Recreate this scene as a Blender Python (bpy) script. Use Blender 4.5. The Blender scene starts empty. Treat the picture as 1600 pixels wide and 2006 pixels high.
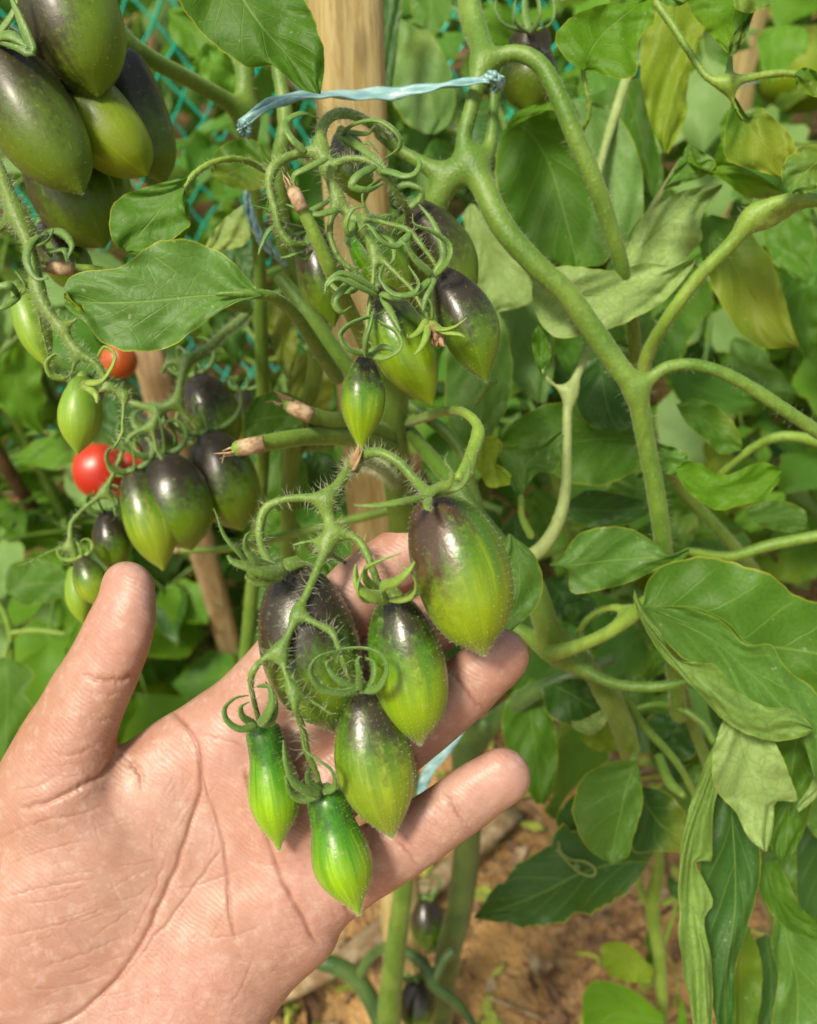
import bpy, math, random
import numpy as np
from math import radians, sin, cos, pi

# ------------------------------------------------------------------ camera, world, sun
SC = bpy.context.scene
COL = SC.collection
F = 1700.0            # focal length in pixels of the 1600 x 2006 photograph
PITCH = radians(38)   # the phone looks down at the plant
H = 0.85
CAM = np.array([0.0, 0.0, H])
cd = bpy.data.cameras.new('camera')
co = bpy.data.objects.new('camera', cd); COL.objects.link(co)
co.location = CAM; co.rotation_euler = (pi/2 - PITCH, 0, 0)
cd.sensor_fit = 'VERTICAL'; cd.sensor_height = 24.0; cd.sensor_width = 24.0*1600/2006
cd.lens = F/2006*24.0
cd.clip_start = 0.02; cd.clip_end = 200
cd.dof.use_dof = True; cd.dof.focus_distance = 0.218; cd.dof.aperture_fstop = cd.lens/2.0
SC.camera = co
SUN_EL, SUN_AZ = radians(56), radians(222)       # azimuth clockwise from +Y
w = bpy.data.worlds.new('World'); SC.world = w; w.use_nodes = True
wn = w.node_tree; wn.nodes.clear()
sky = wn.nodes.new('ShaderNodeTexSky'); sky.sky_type = 'NISHITA'; sky.sun_disc = False
sky.sun_elevation = SUN_EL; sky.sun_rotation = SUN_AZ; sky.air_density = 1.0; sky.dust_density = 4.0; sky.ozone_density = 1.0
bg = wn.nodes.new('ShaderNodeBackground'); bg.inputs[1].default_value = 0.13
wo = wn.nodes.new('ShaderNodeOutputWorld')
tint = wn.nodes.new('ShaderNodeMix'); tint.data_type = 'RGBA'; tint.blend_type = 'MULTIPLY'; tint.inputs[0].default_value = 1.0
tint.inputs[7].default_value = (1.0, .95, .80, 1)          # warm hazy daylight
wn.links.new(sky.outputs[0], tint.inputs[6]); wn.links.new(tint.outputs[2], bg.inputs[0]); wn.links.new(bg.outputs[0], wo.inputs[0])
sd = bpy.data.lights.new('sun', 'SUN'); sd.energy = 3.2; sd.angle = radians(11); sd.color = (1.0, 0.92, 0.77)
so = bpy.data.objects.new('sun', sd); COL.objects.link(so)
so.rotation_euler = (pi/2 - SUN_EL, 0, pi - SUN_AZ)
so.location = (-1, -1, 3)
SC.view_settings.view_transform = 'Standard'; SC.view_settings.look = 'None'
SC.view_settings.gamma = 1; SC.view_settings.exposure = 0.42
SC.render.engine = 'CYCLES'
SC.cycles.use_denoising = True
SC.cycles.max_bounces = 6; SC.cycles.transparent_max_bounces = 4
SC.cycles.diffuse_bounces = 3; SC.cycles.glossy_bounces = 2; SC.cycles.transmission_bounces = 3
SC.cycles.caustics_reflective = False; SC.cycles.caustics_refractive = False

RIGHT = np.array([1.0, 0, 0]); FWD = np.array([0, cos(PITCH), -sin(PITCH)]); UP = np.array([0, sin(PITCH), cos(PITCH)])
def W(px, py, d):
    """world position of the point seen at photo pixel (px, py) at optical depth d (metres)"""
    px = np.asarray(px, float); py = np.asarray(py, float); d = np.asarray(d, float)
    x = (px-800)/F*d; y = -(py-1003)/F*d
    return CAM + x[..., None]*RIGHT + y[..., None]*UP + d[..., None]*FWD
def ground_d(py): return H/(sin(PITCH) + (py-1003)/F*cos(PITCH))
RS = np.random.RandomState(7)

# ------------------------------------------------------------------ curves and meshes
def cr(P, n, closed=False):
    """Catmull-Rom resample by chord length"""
    P = np.asarray(P, float)
    if len(P) == 2:
        t = np.linspace(0, 1, n)[:, None]; return P[0]*(1-t) + P[1]*t
    seg = np.linalg.norm(np.diff(P[:, :2] if P.shape[1] > 2 else P, axis=0), axis=1) + 1e-9
    s = np.concatenate([[0], np.cumsum(seg)]); s /= s[-1]
    Q = np.vstack([2*P[0]-P[1], P, 2*P[-1]-P[-2]])
    out = []
    for u in np.linspace(0, 1, n):
        i = min(max(np.searchsorted(s, u, 'right')-1, 0), len(P)-2)
        t = (u-s[i])/(s[i+1]-s[i])
        p0, p1, p2, p3 = Q[i], Q[i+1], Q[i+2], Q[i+3]
        out.append(0.5*((2*p1) + (-p0+p2)*t + (2*p0-5*p1+4*p2-p3)*t*t + (-p0+3*p1-3*p2+p3)*t**3))
    return np.array(out)

def frames(P, up=None):
    T = np.gradient(P, axis=0); T /= np.linalg.norm(T, axis=1)[:, None] + 1e-12
    n = np.array([0, 0, 1.0]) if up is None else np.asarray(up, float)
    if abs(np.dot(n, T[0])) > .95: n = np.array([1.0, 0.1, 0])
    N = []
    for t in T:
        n = n - np.dot(n, t)*t; n = n/(np.linalg.norm(n)+1e-12); N.append(n.copy())
    N = np.array(N); return T, N, np.cross(T, N)

class MB:
    def __init__(s): s.v = []; s.f = []; s.m = []; s.a = []; s.n = 0
    def add(s, V, Fc, mat=0, att=None):
        V = np.asarray(V, float); k = len(V)
        s.v.append(V); s.f.extend([[i+s.n for i in f] for f in Fc]); s.m.extend([mat]*len(Fc))
        if att is None: att = np.zeros((k, 3))
        att = np.asarray(att, float)
        if att.ndim == 1: att = np.tile(att, (k, 1))
        s.a.append(att); s.n += k; return s
    def tube(s, P, R, sides=8, flat=1.0, up=None, mat=0, att=None, cap=True):
        P = np.asarray(P, float); R = np.broadcast_to(np.asarray(R, float), (len(P),)).copy()
        T, N, B = frames(P, up)
        a = np.linspace(0, 2*pi, sides, endpoint=False)
        V = (P[:, None] + R[:, None, None]*(np.cos(a)[None, :, None]*B[:, None] + flat*np.sin(a)[None, :, None]*N[:, None])).reshape(-1, 3)
        n = len(P); Fc = []
        for i in range(n-1):
            for j in range(sides):
                k = (j+1) % sides
                Fc.append([i*sides+j, i*sides+k, (i+1)*sides+k, (i+1)*sides+j])
        if cap:
            Fc.append(list(range(sides))[::-1]); Fc.append([(n-1)*sides+j for j in range(sides)])
        A = None
        if att is not None:
            A = np.zeros((n*sides, 3)); A[:] = att
            A[:, 0] = np.repeat(np.linspace(0, 1, n), sides)
        return s.add(V, Fc, mat, A)
    def build(s, name, mats, parent=None, origin=None, smooth=True, **tags):
        V = np.concatenate(s.v); me = bpy.data.meshes.new(name)
        base = np.zeros(3)
        if parent is not None: base = np.array(parent['_o'])
        elif origin is not None: base = np.asarray(origin, float)
        else:
            base = (V.max(0)+V.min(0))/2; base[2] = V[:, 2].min()
        V = V - base
        me.from_pydata(V.tolist(), [], s.f)
        for m in (mats if isinstance(mats, (list, tuple)) else [mats]): me.materials.append(m)
        me.polygons.foreach_set('material_index', np.array(s.m, dtype=np.int32))
        if smooth: me.polygons.foreach_set('use_smooth', np.ones(len(s.f), dtype=bool))
        at = me.attributes.new('p', 'FLOAT_VECTOR', 'POINT')
        at.data.foreach_set('vector', np.concatenate(s.a).astype(np.float32).ravel())
        me.update()
        o = bpy.data.objects.new(name, me); COL.objects.link(o)
        if parent is not None: o.parent = PARENT[parent['_k']]
        else: o.location = base
        for k, v in tags.items(): o[k] = v
        return o

PARENT = {}
def thing(name, label, cat, loc, group=None):
    o = bpy.data.objects.new(name, None); COL.objects.link(o); o.location = loc
    o.empty_display_size = 0.02
    o['label'] = label; o['category'] = cat
    if group: o['group'] = group
    h = {'_o': tuple(loc), '_k': len(PARENT)}; PARENT[h['_k']] = o
    return h
def sub(o, h):
    """handle that lets a part carry children of its own"""
    k = {'_o': h['_o'], '_k': len(PARENT)}; PARENT[k['_k']] = o; return k

def hairs(mb, V, N, n, length, width, mat=1, rs=RS, seglen=1.0):
    """fine plant hairs: thin tapering blades standing on the surface"""
    idx = rs.randint(0, len(V), n)
    P = V[idx]; Nn = N[idx]
    D = Nn + rs.normal(0, .35, (n, 3)); D /= np.linalg.norm(D, axis=1)[:, None]
    L = length*rs.uniform(.35, 1.0, n)[:, None]
    S = np.cross(D, rs.normal(0, 1, (n, 3))); S /= np.linalg.norm(S, axis=1)[:, None]
    droop = rs.normal(0, .18, (n, 3))
    a = P - S*width/2; b = P + S*width/2; c = P + D*L*.55 + S*width*.35; d2 = P + D*L*.55 - S*width*.35
    e = P + D*L + droop*L
    VV = np.stack([a, b, c, d2, e], 1).reshape(-1, 3)
    Fc = []
    for i in range(n):
        k = 5*i; Fc.append([k, k+1, k+2, k+3]); Fc.append([k+3, k+2, k+4])
    mb.add(VV, Fc, mat)

# ------------------------------------------------------------------ implicit surfaces (smooth unions of tapered limbs)
def surface_nets(Fv, org, h):
    S = Fv < 0
    c = np.zeros(tuple(np.array(S.shape)-1), np.int8)
    for dx in (0, 1):
        for dy in (0, 1):
            for dz in (0, 1):
                c += S[dx:S.shape[0]-1+dx, dy:S.shape[1]-1+dy, dz:S.shape[2]-1+dz]
    act = (c > 0) & (c < 8)
    I = np.argwhere(act); idx = np.full(act.shape, -1, np.int64); idx[act] = np.arange(len(I))
    corn = [(dx, dy, dz) for dx in (0, 1) for dy in (0, 1) for dz in (0, 1)]
    Vl = np.stack([Fv[I[:, 0]+a, I[:, 1]+b, I[:, 2]+d] for a, b, d in corn], 1).astype(float)
    acc = np.zeros((len(I), 3)); cnt = np.zeros(len(I))
    for i in range(8):
        for j in range(i+1, 8):
            ci, cj = np.array(corn[i]), np.array(corn[j])
            if np.abs(ci-cj).sum() != 1: continue
            a, b = Vl[:, i], Vl[:, j]; m = (a < 0) != (b < 0)
            t = np.where(m, a/np.where(m, a-b, 1), 0)
            acc += m[:, None]*(ci + t[:, None]*(cj-ci)); cnt += m
    V = org + (I + acc/np.maximum(cnt, 1)[:, None])*h
    Fc = []
    for ax in range(3):
        sl0 = [slice(None)]*3; sl1 = [slice(None)]*3
        sl0[ax] = slice(0, -1); sl1[ax] = slice(1, None)
        e = S[tuple(sl0)] != S[tuple(sl1)]
        E = np.argwhere(e); o1, o2 = [(1, 2), (2, 0), (0, 1)][ax]
        ok = (E[:, o1] > 0) & (E[:, o2] > 0) & (E[:, o1] < S.shape[o1]-1) & (E[:, o2] < S.shape[o2]-1)
        E = E[ok]
        def g(a, b):
            Q = E.copy(); Q[:, o1] -= a; Q[:, o2] -= b; return idx[Q[:, 0], Q[:, 1], Q[:, 2]]
        q = np.stack([g(1, 1), g(0, 1), g(0, 0), g(1, 0)], 1)
        ins = S[E[:, 0], E[:, 1], E[:, 2]]
        q[~ins] = q[~ins][:, ::-1]
        Fc.append(q[(q >= 0).all(1)])
    return V, np.concatenate(Fc)

def seg_dist(X, Y, Z, a, b, ra, rb, sz=1.0):
    d = b-a; L2 = d[0]**2+d[1]**2+(d[2]/sz)**2 + 1e-12
    x = X-a[0]; y = Y-a[1]; z = (Z-a[2])/sz
    t = np.clip((x*d[0]+y*d[1]+z*d[2]/sz)/L2, 0, 1)
    return np.sqrt((x-t*d[0])**2+(y-t*d[1])**2+(z-t*d[2]/sz)**2) - (ra+t*(rb-ra))

def sdf_union(limbs, h, org, size):
    """limbs: (points (n,3), radii (n), blend k, z-scale).  Returns vertices and quads."""
    n = np.ceil(size/h).astype(int)+1
    ax = [org[i]+h*np.arange(n[i]) for i in range(3)]
    Fv = np.full(tuple(n), 1e3, np.float32)
    for P, R, k, sz in limbs:
        m = k + 3*h; lo = (P - R[:, None]*[1, 1, sz]).min(0)-m; hi = (P+R[:, None]*[1, 1, sz]).max(0)+m
        a = np.clip(np.floor((lo-org)/h).astype(int), 0, n-1); b = np.clip(np.ceil((hi-org)/h).astype(int)+1, 1, n)
        if (b <= a).any(): continue
        Fl = np.full(tuple(b-a), 1e3, np.float32)
        for i in range(len(P)-1):
            lo2 = np.minimum(P[i], P[i+1]) - max(R[i], R[i+1]) - m; hi2 = np.maximum(P[i], P[i+1]) + max(R[i], R[i+1]) + m
            a2 = np.clip(np.floor((lo2-org)/h).astype(int), a, b-1); b2 = np.clip(np.ceil((hi2-org)/h).astype(int)+1, a+1, b)
            X, Y, Z = np.meshgrid(ax[0][a2[0]:b2[0]], ax[1][a2[1]:b2[1]], ax[2][a2[2]:b2[2]], indexing='ij', sparse=True)
            D = seg_dist(X, Y, Z, P[i], P[i+1], R[i], R[i+1], sz).astype(np.float32)
            v = Fl[a2[0]-a[0]:b2[0]-a[0], a2[1]-a[1]:b2[1]-a[1], a2[2]-a[2]:b2[2]-a[2]]
            np.minimum(v, D, out=v)
        v = Fv[a[0]:b[0], a[1]:b[1], a[2]:b[2]]
        hh = np.maximum(k-np.abs(v-Fl), 0)/k
        v[:] = np.minimum(v, Fl) - hh*hh*k*.25
    return surface_nets(Fv, org, h)

def vnormals(V, Q):
    N = np.zeros_like(V); n = np.cross(V[Q[:, 2]]-V[Q[:, 0]], V[Q[:, 3]]-V[Q[:, 1]])
    for i in range(4): np.add.at(N, Q[:, i], n)
    return N/(np.linalg.norm(N, axis=1)[:, None]+1e-12)
def smooth_v(V, Q, it, lam=.5):
    deg = np.zeros(len(V)); 
    for i in range(4): np.add.at(deg, Q[:, i], 2)
    for _ in range(it):
        A = np.zeros_like(V)
        for i in range(4):
            np.add.at(A, Q[:, i], V[Q[:, (i+1) % 4]] + V[Q[:, (i+3) % 4]])
        V = V + lam*(A/deg[:, None]-V)
    return V

# ------------------------------------------------------------------ materials
class NT:
    def __init__(s, name):
        s.m = bpy.data.materials.new(name); s.m.use_nodes = True; s.t = s.m.node_tree; s.t.nodes.clear()
    def n(s, kind, out=0, props=None, **inp):
        nd = s.t.nodes.new('ShaderNode'+kind)
        for k, v in (props or {}).items(): setattr(nd, k, v)
        for k, v in inp.items():
            key = int(k[1:]) if k[0] == 'i' and k[1:].isdigit() else k.replace('_', ' ')
            sk = nd.inputs[key]
            if isinstance(v, bpy.types.NodeSocket): s.t.links.new(v, sk)
            else: sk.default_value = v
        return nd.outputs[out] if out is not None else nd
    def math(s, op, a, b=0.0, c=0.0, clamp=False):
        return s.n('Math', props={'operation': op, 'use_clamp': clamp}, i0=a, i1=b, i2=c)
    def mix(s, f, a, b, mode='MIX'):
        nd = s.t.nodes.new('ShaderNodeMix'); nd.data_type = 'RGBA'; nd.blend_type = mode
        for k, v in ((0, f), (6, a), (7, b)):
            if isinstance(v, bpy.types.NodeSocket): s.t.links.new(v, nd.inputs[k])
            else: nd.inputs[k].default_value = v if k == 0 else (*v, 1)[:4]
        return nd.outputs[2]
    def attr(s, name='p'):
        a = s.n('Attribute', out=None, props={'attribute_name': name}); sp = s.n('SeparateXYZ', out=None, Vector=a.outputs['Vector'])
        return sp.outputs[0], sp.outputs[1], sp.outputs[2], a.outputs['Vector']
    def sstep(s, x, lo, hi):
        return s.n('MapRange', props={'interpolation_type': 'SMOOTHSTEP'}, Value=x, i1=lo, i2=hi, i3=0.0, i4=1.0)
    def noise(s, scale, vec=None, detail=2.0, rough=.5, out=0):
        k = dict(Scale=scale, Detail=detail, Roughness=rough)
        if vec is not None: k['Vector'] = vec
        return s.n('TexNoise', out=out, **k)
    def obj(s): return s.n('TexCoord', out=3)
    def bump(s, h, dist, strength=1.0, normal=None):
        k = dict(Strength=strength, Distance=dist, Height=h)
        if normal is not None: k['Normal'] = normal
        return s.n('Bump', **k)
    def out(s, sh): s.n('OutputMaterial', out=None, Surface=sh); return s.m
def sl(r, g, b):
    f = lambda c: ((c/255+.055)/1.055)**2.4 if c > 10 else c/255/12.92
    return (f(r), f(g), f(b))

def leaf_mat(name, top, under, yellow=(.35, .38, .03), trans=.38, vein=1.0, rough=.42, net=210.0, netw=.09, netk=.38):
    m = NT(name); u, v, r, vec = m.attr(); ob = m.obj()
    nz = m.noise(28, ob, 3); wob = m.math('MULTIPLY', m.math('SUBTRACT', nz, .5), .10)
    av = m.math('ABSOLUTE', v)
    mid = m.math('SUBTRACT', 1.0, m.sstep(av, .0, .045))
    s = m.math('ADD', m.math('SUBTRACT', u, m.math('MULTIPLY', m.math('POWER', av, .85), .34)), wob)
    fr = m.math('ABSOLUTE', m.math('SUBTRACT', m.math('FRACT', m.math('MULTIPLY', s, 5.5)), .5))
    side = m.math('MULTIPLY', m.math('SUBTRACT', 1.0, m.sstep(fr, .0, .05)), m.math('SUBTRACT', 1.0, m.sstep(av, .55, .95)))
    vor = m.n('TexVoronoi', out='Distance', props={'feature': 'DISTANCE_TO_EDGE'}, Vector=m.n('VectorMath', props={'operation': 'ADD'}, i0=ob, i1=m.n('VectorMath', props={'operation': 'SCALE'}, i0=m.noise(120, ob, 1, out=1), Scale=.004)), Scale=net)
    ret = m.math('SUBTRACT', 1.0, m.sstep(vor, .0, netw))
    back = m.n('NewGeometry', out='Backfacing')
    big = m.math('MAXIMUM', mid, m.math('MULTIPLY', side, .7))
    patch = m.sstep(m.noise(16, ob, 3), .42, .66)
    topc = m.mix(m.math('MULTIPLY', patch, .55), top, tuple(min(1, c*1.5+.01) for c in top))
    fine = m.noise(700, ob, 2)
    topc = m.mix(m.math('MULTIPLY', m.sstep(fine, .35, .75), .35), topc, tuple(c*.62 for c in top))
    topc = m.mix(m.math('MULTIPLY', big, .50*vein), topc, (.24, .38, .08))
    topc = m.mix(m.math('MULTIPLY', ret, (.10 if netk < .5 else .26)*vein), topc, tuple(c*(1.7 if netk < .5 else .45) for c in top))
    und = m.mix(m.math('MULTIPLY', patch, .6), under, tuple(c*.75 for c in under))
    und = m.mix(m.math('MULTIPLY', ret, min(netk, .34)*vein), und, tuple(c*.42 for c in under))
    und = m.mix(m.math('MULTIPLY', big, .5*vein), und, (.26, .32, .10))
    c = m.mix(back, topc, und)
    ed = m.sstep(av, .962, .99)
    c = m.mix(m.math('MULTIPLY', ed, .75), c, yellow)
    c = m.mix(m.math('MULTIPLY', m.sstep(m.noise(9, ob, 4), .60, .74), .55), c, yellow)
    speck = m.sstep(m.noise(420, ob, 1), .74, .78)
    c = m.mix(m.math('MULTIPLY', speck, .35), c, (.45, .50, .32))
    hgt = m.math('SUBTRACT', m.math('MULTIPLY', nz, 1.2), m.math('ADD', m.math('MULTIPLY', big, .5), m.math('MULTIPLY', ret, .10)))
    b = m.bump(hgt, .0010, .40); b = m.bump(fine, .00018, .7, b)
    p = m.n('BsdfPrincipled', Base_Color=c, Roughness=rough+.08, Normal=b, Specular_IOR_Level=.28)
    tc = m.mix(m.math('MULTIPLY', m.math('MAXIMUM', big, m.math('MULTIPLY', ret, .6)), .55), (c), tuple(x*.35 for x in top))
    tc = m.mix(.55, tc, (.22, .42, .015))
    t = m.n('BsdfTranslucent', Color=tc, Normal=b)
    return m.out(m.n('MixShader', i0=trans, i1=p, i2=t))

def stem_mat(name, c1, c2, rough=.5, speck=True):
    m = NT(name); ob = m.obj()
    n = m.noise(45, ob, 3); c = m.mix(m.sstep(n, .35, .65), c1, c2)
    f = m.noise(900, ob, 2); c = m.mix(m.math('MULTIPLY', m.sstep(f, .55, .7), .20), c, tuple(min(1, x*1.6+.01) for x in c2))
    mp = m.n('Mapping', Vector=ob, Scale=(1.0, 1.0, .12)); rg = m.noise(330, mp, 4, .6)
    c = m.mix(m.math('MULTIPLY', m.sstep(rg, .48, .66), .35), c, tuple(x*.62 for x in c1))
    sc = m.sstep(m.noise(70, ob, 4, .7), .62, .70); c = m.mix(m.math('MULTIPLY', sc, .25), c, (c1[0]*1.5, c1[1]*.85, c1[2]*1.2))
    p = m.n('BsdfPrincipled', Base_Color=c, Roughness=rough, Normal=m.bump(rg, .0007, .5, m.bump(f, .0003, .7)), Sheen_Weight=.25, Sheen_Roughness=.4, Sheen_Tint=(.7, .8, .5, 1),
            Subsurface_Weight=.15, Subsurface_Radius=(.0008, .0016, .0004), Subsurface_Scale=1.0)
    return m.out(p)

def tomato_mat(name, low, high, purple=(.040, .020, .022), lo=.25, hi=.62, side=.5, streak=1.0, rough=.34, sheen=.10, spec=.5):
    """low: colour of the tip end, high: green of the shoulder; purple bleeds down from the calyx on the sunny side"""
    m = NT(name); t, sdot, r, vec = m.attr(); ob = m.obj()
    a = m.n('Attribute', out=None, props={'attribute_name': 'q'}).outputs['Vector']
    st = m.noise(1.0, a, 6, .70)         # streaks that run along the fruit
    mot = m.noise(170, ob, 4, .65)
    fine = m.noise(520, ob, 3, .7); med = m.noise(60, ob, 3)
    x = m.math('ADD', t, m.math('MULTIPLY', m.math('SUBTRACT', st, .5), -.80*streak))
    x = m.math('SUBTRACT', x, m.math('MULTIPLY', sdot, side*.30))
    x = m.math('ADD', x, m.math('MULTIPLY', m.math('SUBTRACT', fine, .5), .50)); x = m.math('ADD', x, m.math('MULTIPLY', m.math('SUBTRACT', mot, .5), .55))
    pm = m.math('SUBTRACT', 1.0, m.sstep(x, lo, hi))
    g = m.mix(m.sstep(m.math('ADD', t, m.math('MULTIPLY', m.math('SUBTRACT', st, .5), .9)), .25, .75), high, low)
    g = m.mix(m.math('MULTIPLY', m.sstep(st, .5, .66), .45), g, tuple(min(1, c*1.55) for c in low))
    g = m.mix(m.math('MULTIPLY', m.sstep(med, .45, .7), .25), g, high)
    c = m.mix(m.math('MULTIPLY', pm, .93), g, purple)
    c = m.mix(m.math('MULTIPLY', m.math('MULTIPLY', m.sstep(mot, .5, .62), pm), .35), c, tuple(x*2.6 for x in purple))
    c = m.mix(m.math('MULTIPLY', m.sstep(fine, .6, .72), .22), c, (.36, .38, .16))
    b = m.bump(fine, .00020, .55); b = m.bump(m.noise(90, ob, 2), .0006, .25, b)
    p = m.n('BsdfPrincipled', Base_Color=c, Roughness=rough, Normal=b, Specular_IOR_Level=spec,
            Subsurface_Weight=.12, Subsurface_Radius=(.002, .003, .0006), Subsurface_Scale=1.0,
            Sheen_Weight=sheen, Sheen_Roughness=.35, Sheen_Tint=(.85, .85, .65, 1), Coat_Weight=.10, Coat_Roughness=.18)
    return m.out(p)

def plain_mat(name, c, rough=.6, c2=None, scale=60, bumpd=.0005, **kw):
    m = NT(name); ob = m.obj(); n = m.noise(scale, ob, 4, .6)
    cc = m.mix(m.sstep(n, .35, .65), c, c2 or tuple(x*.7 for x in c))
    p = m.n('BsdfPrincipled', Base_Color=cc, Roughness=rough, Normal=m.bump(n, bumpd, .8), **kw)
    return m.out(p)

def hair_mat():
    m = NT('plant_hair'); p = m.n('BsdfPrincipled', Base_Color=(.62, .68, .45, 1), Roughness=.4)
    return m.out(m.n('MixShader', i0=.5, i1=p, i2=m.n('BsdfTranslucent', Color=(.7, .75, .5, 1))))

def skin_mat():
    m = NT('skin'); k, pad, dark, vec = m.attr(); ob = m.obj()
    n1 = m.noise(22, ob, 4, .6); n2 = m.noise(75, ob, 3); f = m.noise(1300, ob, 2, .6)
    c = m.mix(m.sstep(n1, .3, .7), (.375, .195, .130), (.475, .305, .245))  # random blotches; their dark end also paints soft palm shading into the skin
    c = m.mix(m.math('MULTIPLY', m.sstep(n2, .42, .66), .45), c, (.40, .205, .155))
    c = m.mix(m.math('MULTIPLY', pad, .55), c, (.485, .262, .215))
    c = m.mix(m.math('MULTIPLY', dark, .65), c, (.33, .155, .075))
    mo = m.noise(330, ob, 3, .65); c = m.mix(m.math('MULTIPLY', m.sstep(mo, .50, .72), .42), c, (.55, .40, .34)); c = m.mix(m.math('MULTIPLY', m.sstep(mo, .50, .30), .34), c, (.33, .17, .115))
    vm = m.n('Mapping', Vector=ob, Rotation=(.4, .2, .7), Scale=(1.0, .42, .8)); vo3 = m.n('TexVoronoi', out='Distance', props={'feature': 'DISTANCE_TO_EDGE'}, Vector=vm, Scale=430.0)
    net = m.math('MULTIPLY', m.math('SUBTRACT', 1.0, m.sstep(vo3, .0, .10)), m.sstep(m.noise(55, ob, 2), .38, .60))
    c = m.mix(m.math('MULTIPLY', net, .20), c, (.28, .12, .075))
    # faint fingerprint ridges and cross-hatched fine lines
    wv = m.n('TexWave', out='Fac', props={'wave_type': 'BANDS', 'bands_direction': 'DIAGONAL'}, Vector=ob, Scale=330.0, Distortion=9.0, Detail=2.0, Detail_Scale=.35)
    mp = m.n('Mapping', Vector=ob, Rotation=(.3, .9, .6), Scale=(1.0, .14, 1.0))
    ln = m.math('ABSOLUTE', m.math('SUBTRACT', m.noise(150, mp, 3, .6), .5)); ln = m.math('SUBTRACT', 1.0, m.sstep(ln, 0.0, .030))
    mp2 = m.n('Mapping', Vector=ob, Rotation=(.1, -.8, -.9), Scale=(.12, 1.0, 1.0))
    l2 = m.math('ABSOLUTE', m.math('SUBTRACT', m.noise(120, mp2, 3, .6), .5)); l2 = m.math('SUBTRACT', 1.0, m.sstep(l2, 0.0, .026))
    ll = m.math('MULTIPLY', m.math('MAXIMUM', ln, l2), m.sstep(m.noise(40, ob, 2), .45, .62))
    c = m.mix(m.math('MULTIPLY', ll, .14), c, (.34, .14, .08))
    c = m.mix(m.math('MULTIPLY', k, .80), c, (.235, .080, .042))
    vo = m.n('TexVoronoi', out='Distance', Vector=ob, Scale=1400.0)
    h = m.math('SUBTRACT', m.math('ADD', m.math('MULTIPLY', wv, .34), m.math('ADD', m.math('MULTIPLY', vo, .25), m.math('MULTIPLY', f, .35))), m.math('ADD', m.math('MULTIPLY', ll, .3), m.math('MULTIPLY', net, .15)))
    b = m.bump(h, .00014, .65); b = m.bump(m.noise(160, ob, 3), .0007, .35, b)
    p = m.n('BsdfPrincipled', Base_Color=c, Roughness=.43, Normal=b, Specular_IOR_Level=.40, Subsurface_Weight=.22,
            Subsurface_Radius=(.0035, .0014, .0008), Subsurface_Scale=1.0)
    return m.out(p)

def wood_mat(name, c1, c2):
    m = NT(name); ob = m.obj()
    mp = m.n('Mapping', Vector=ob, Scale=(1.0, 1.0, .05))
    n = m.noise(260, mp, 6, .7); kn = m.n('TexVoronoi', out='Distance', Vector=m.n('Mapping', Vector=ob, Scale=(1, 1, .4)), Scale=22.0); n2 = m.noise(14, ob, 2)
    c = m.mix(m.sstep(n, .42, .60), c1, c2); c = m.mix(m.math('MULTIPLY', m.sstep(n2, .5, .75), .4), c, tuple(x*.55 for x in c2)); c = m.mix(m.math('MULTIPLY', m.sstep(kn, .10, .04), .5), c, tuple(x*.35 for x in c2))
    return m.out(m.n('BsdfPrincipled', Base_Color=c, Roughness=.65, Normal=m.bump(n, .0008, .8)))

M = {}
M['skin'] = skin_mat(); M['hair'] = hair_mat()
M['stem'] = stem_mat('stem', (.080, .175, .012), (.14, .24, .030))
M['stem_bright'] = stem_mat('stem_bright', (.13, .24, .02), (.20, .31, .04))
M['stem_dark'] = stem_mat('stem_dark', (.035, .085, .018), (.07, .13, .025))
M['stem_pale'] = stem_mat('stem_pale', (.24, .33, .10), (.30, .38, .14))
M['sepal'] = stem_mat('sepal', (.075, .165, .025), (.13, .235, .040))
M['sepal_bright'] = stem_mat('sepal_bright', (.16, .27, .03), (.22, .33, .05))
M['truss'] = stem_mat('truss', (.095, .18, .022), (.15, .24, .036))
M['dry'] = plain_mat('dry', (.36, .24, .12), .8, (.15, .08, .035), 300)
M['cut'] = plain_mat('cut_end', (.48, .36, .22), .8, (.26, .16, .08), 400)
M['leaf_top'] = leaf_mat('leaf_deep', (.066, .172, .012), (.15, .22, .07))
M['leaf_grey'] = leaf_mat('leaf_grey', (.076, .178, .024), (.17, .27, .08), trans=.28, rough=.38)
M['leaf_bright'] = leaf_mat('leaf_bright', (.11, .27, .010), (.20, .33, .04), trans=.5)
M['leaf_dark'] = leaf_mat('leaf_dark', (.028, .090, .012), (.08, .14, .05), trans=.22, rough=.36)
M['leaf_pale'] = leaf_mat('leaf_pale', (.27, .40, .12), (.27, .40, .12), trans=.33, vein=1.2, yellow=(.36, .42, .06), net=170.0, netw=.06, netk=.50)
M['leaf_strip'] = leaf_mat('leaf_strip', (.17, .29, .060), (.17, .29, .060), trans=.33, vein=1.2, yellow=(.36, .42, .06), net=170.0, netw=.06, netk=.50)
M['leaf_under'] = leaf_mat('leaf_under', (.12, .24, .055), (.12, .24, .055), trans=.30, vein=1.1)
M['bg_light'] = leaf_mat('leaf_far_light', (.12, .29, .020), (.20, .34, .06), trans=.5)
M['bg_mid'] = leaf_mat('leaf_far_mid', (.075, .21, .022), (.15, .28, .06), trans=.42)
M['bg_pale'] = leaf_mat('leaf_far_pale', (.20, .35, .10), (.24, .38, .12), trans=.4)
M['leaf_yellow'] = leaf_mat('leaf_yellow', (.22, .32, .02), (.28, .36, .06), trans=.45)
M['wood'] = wood_mat('peeled_wood', (.53, .43, .20), (.40, .30, .11))
M['wood_dull'] = wood_mat('old_wood', (.42, .31, .17), (.30, .20, .10))
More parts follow.
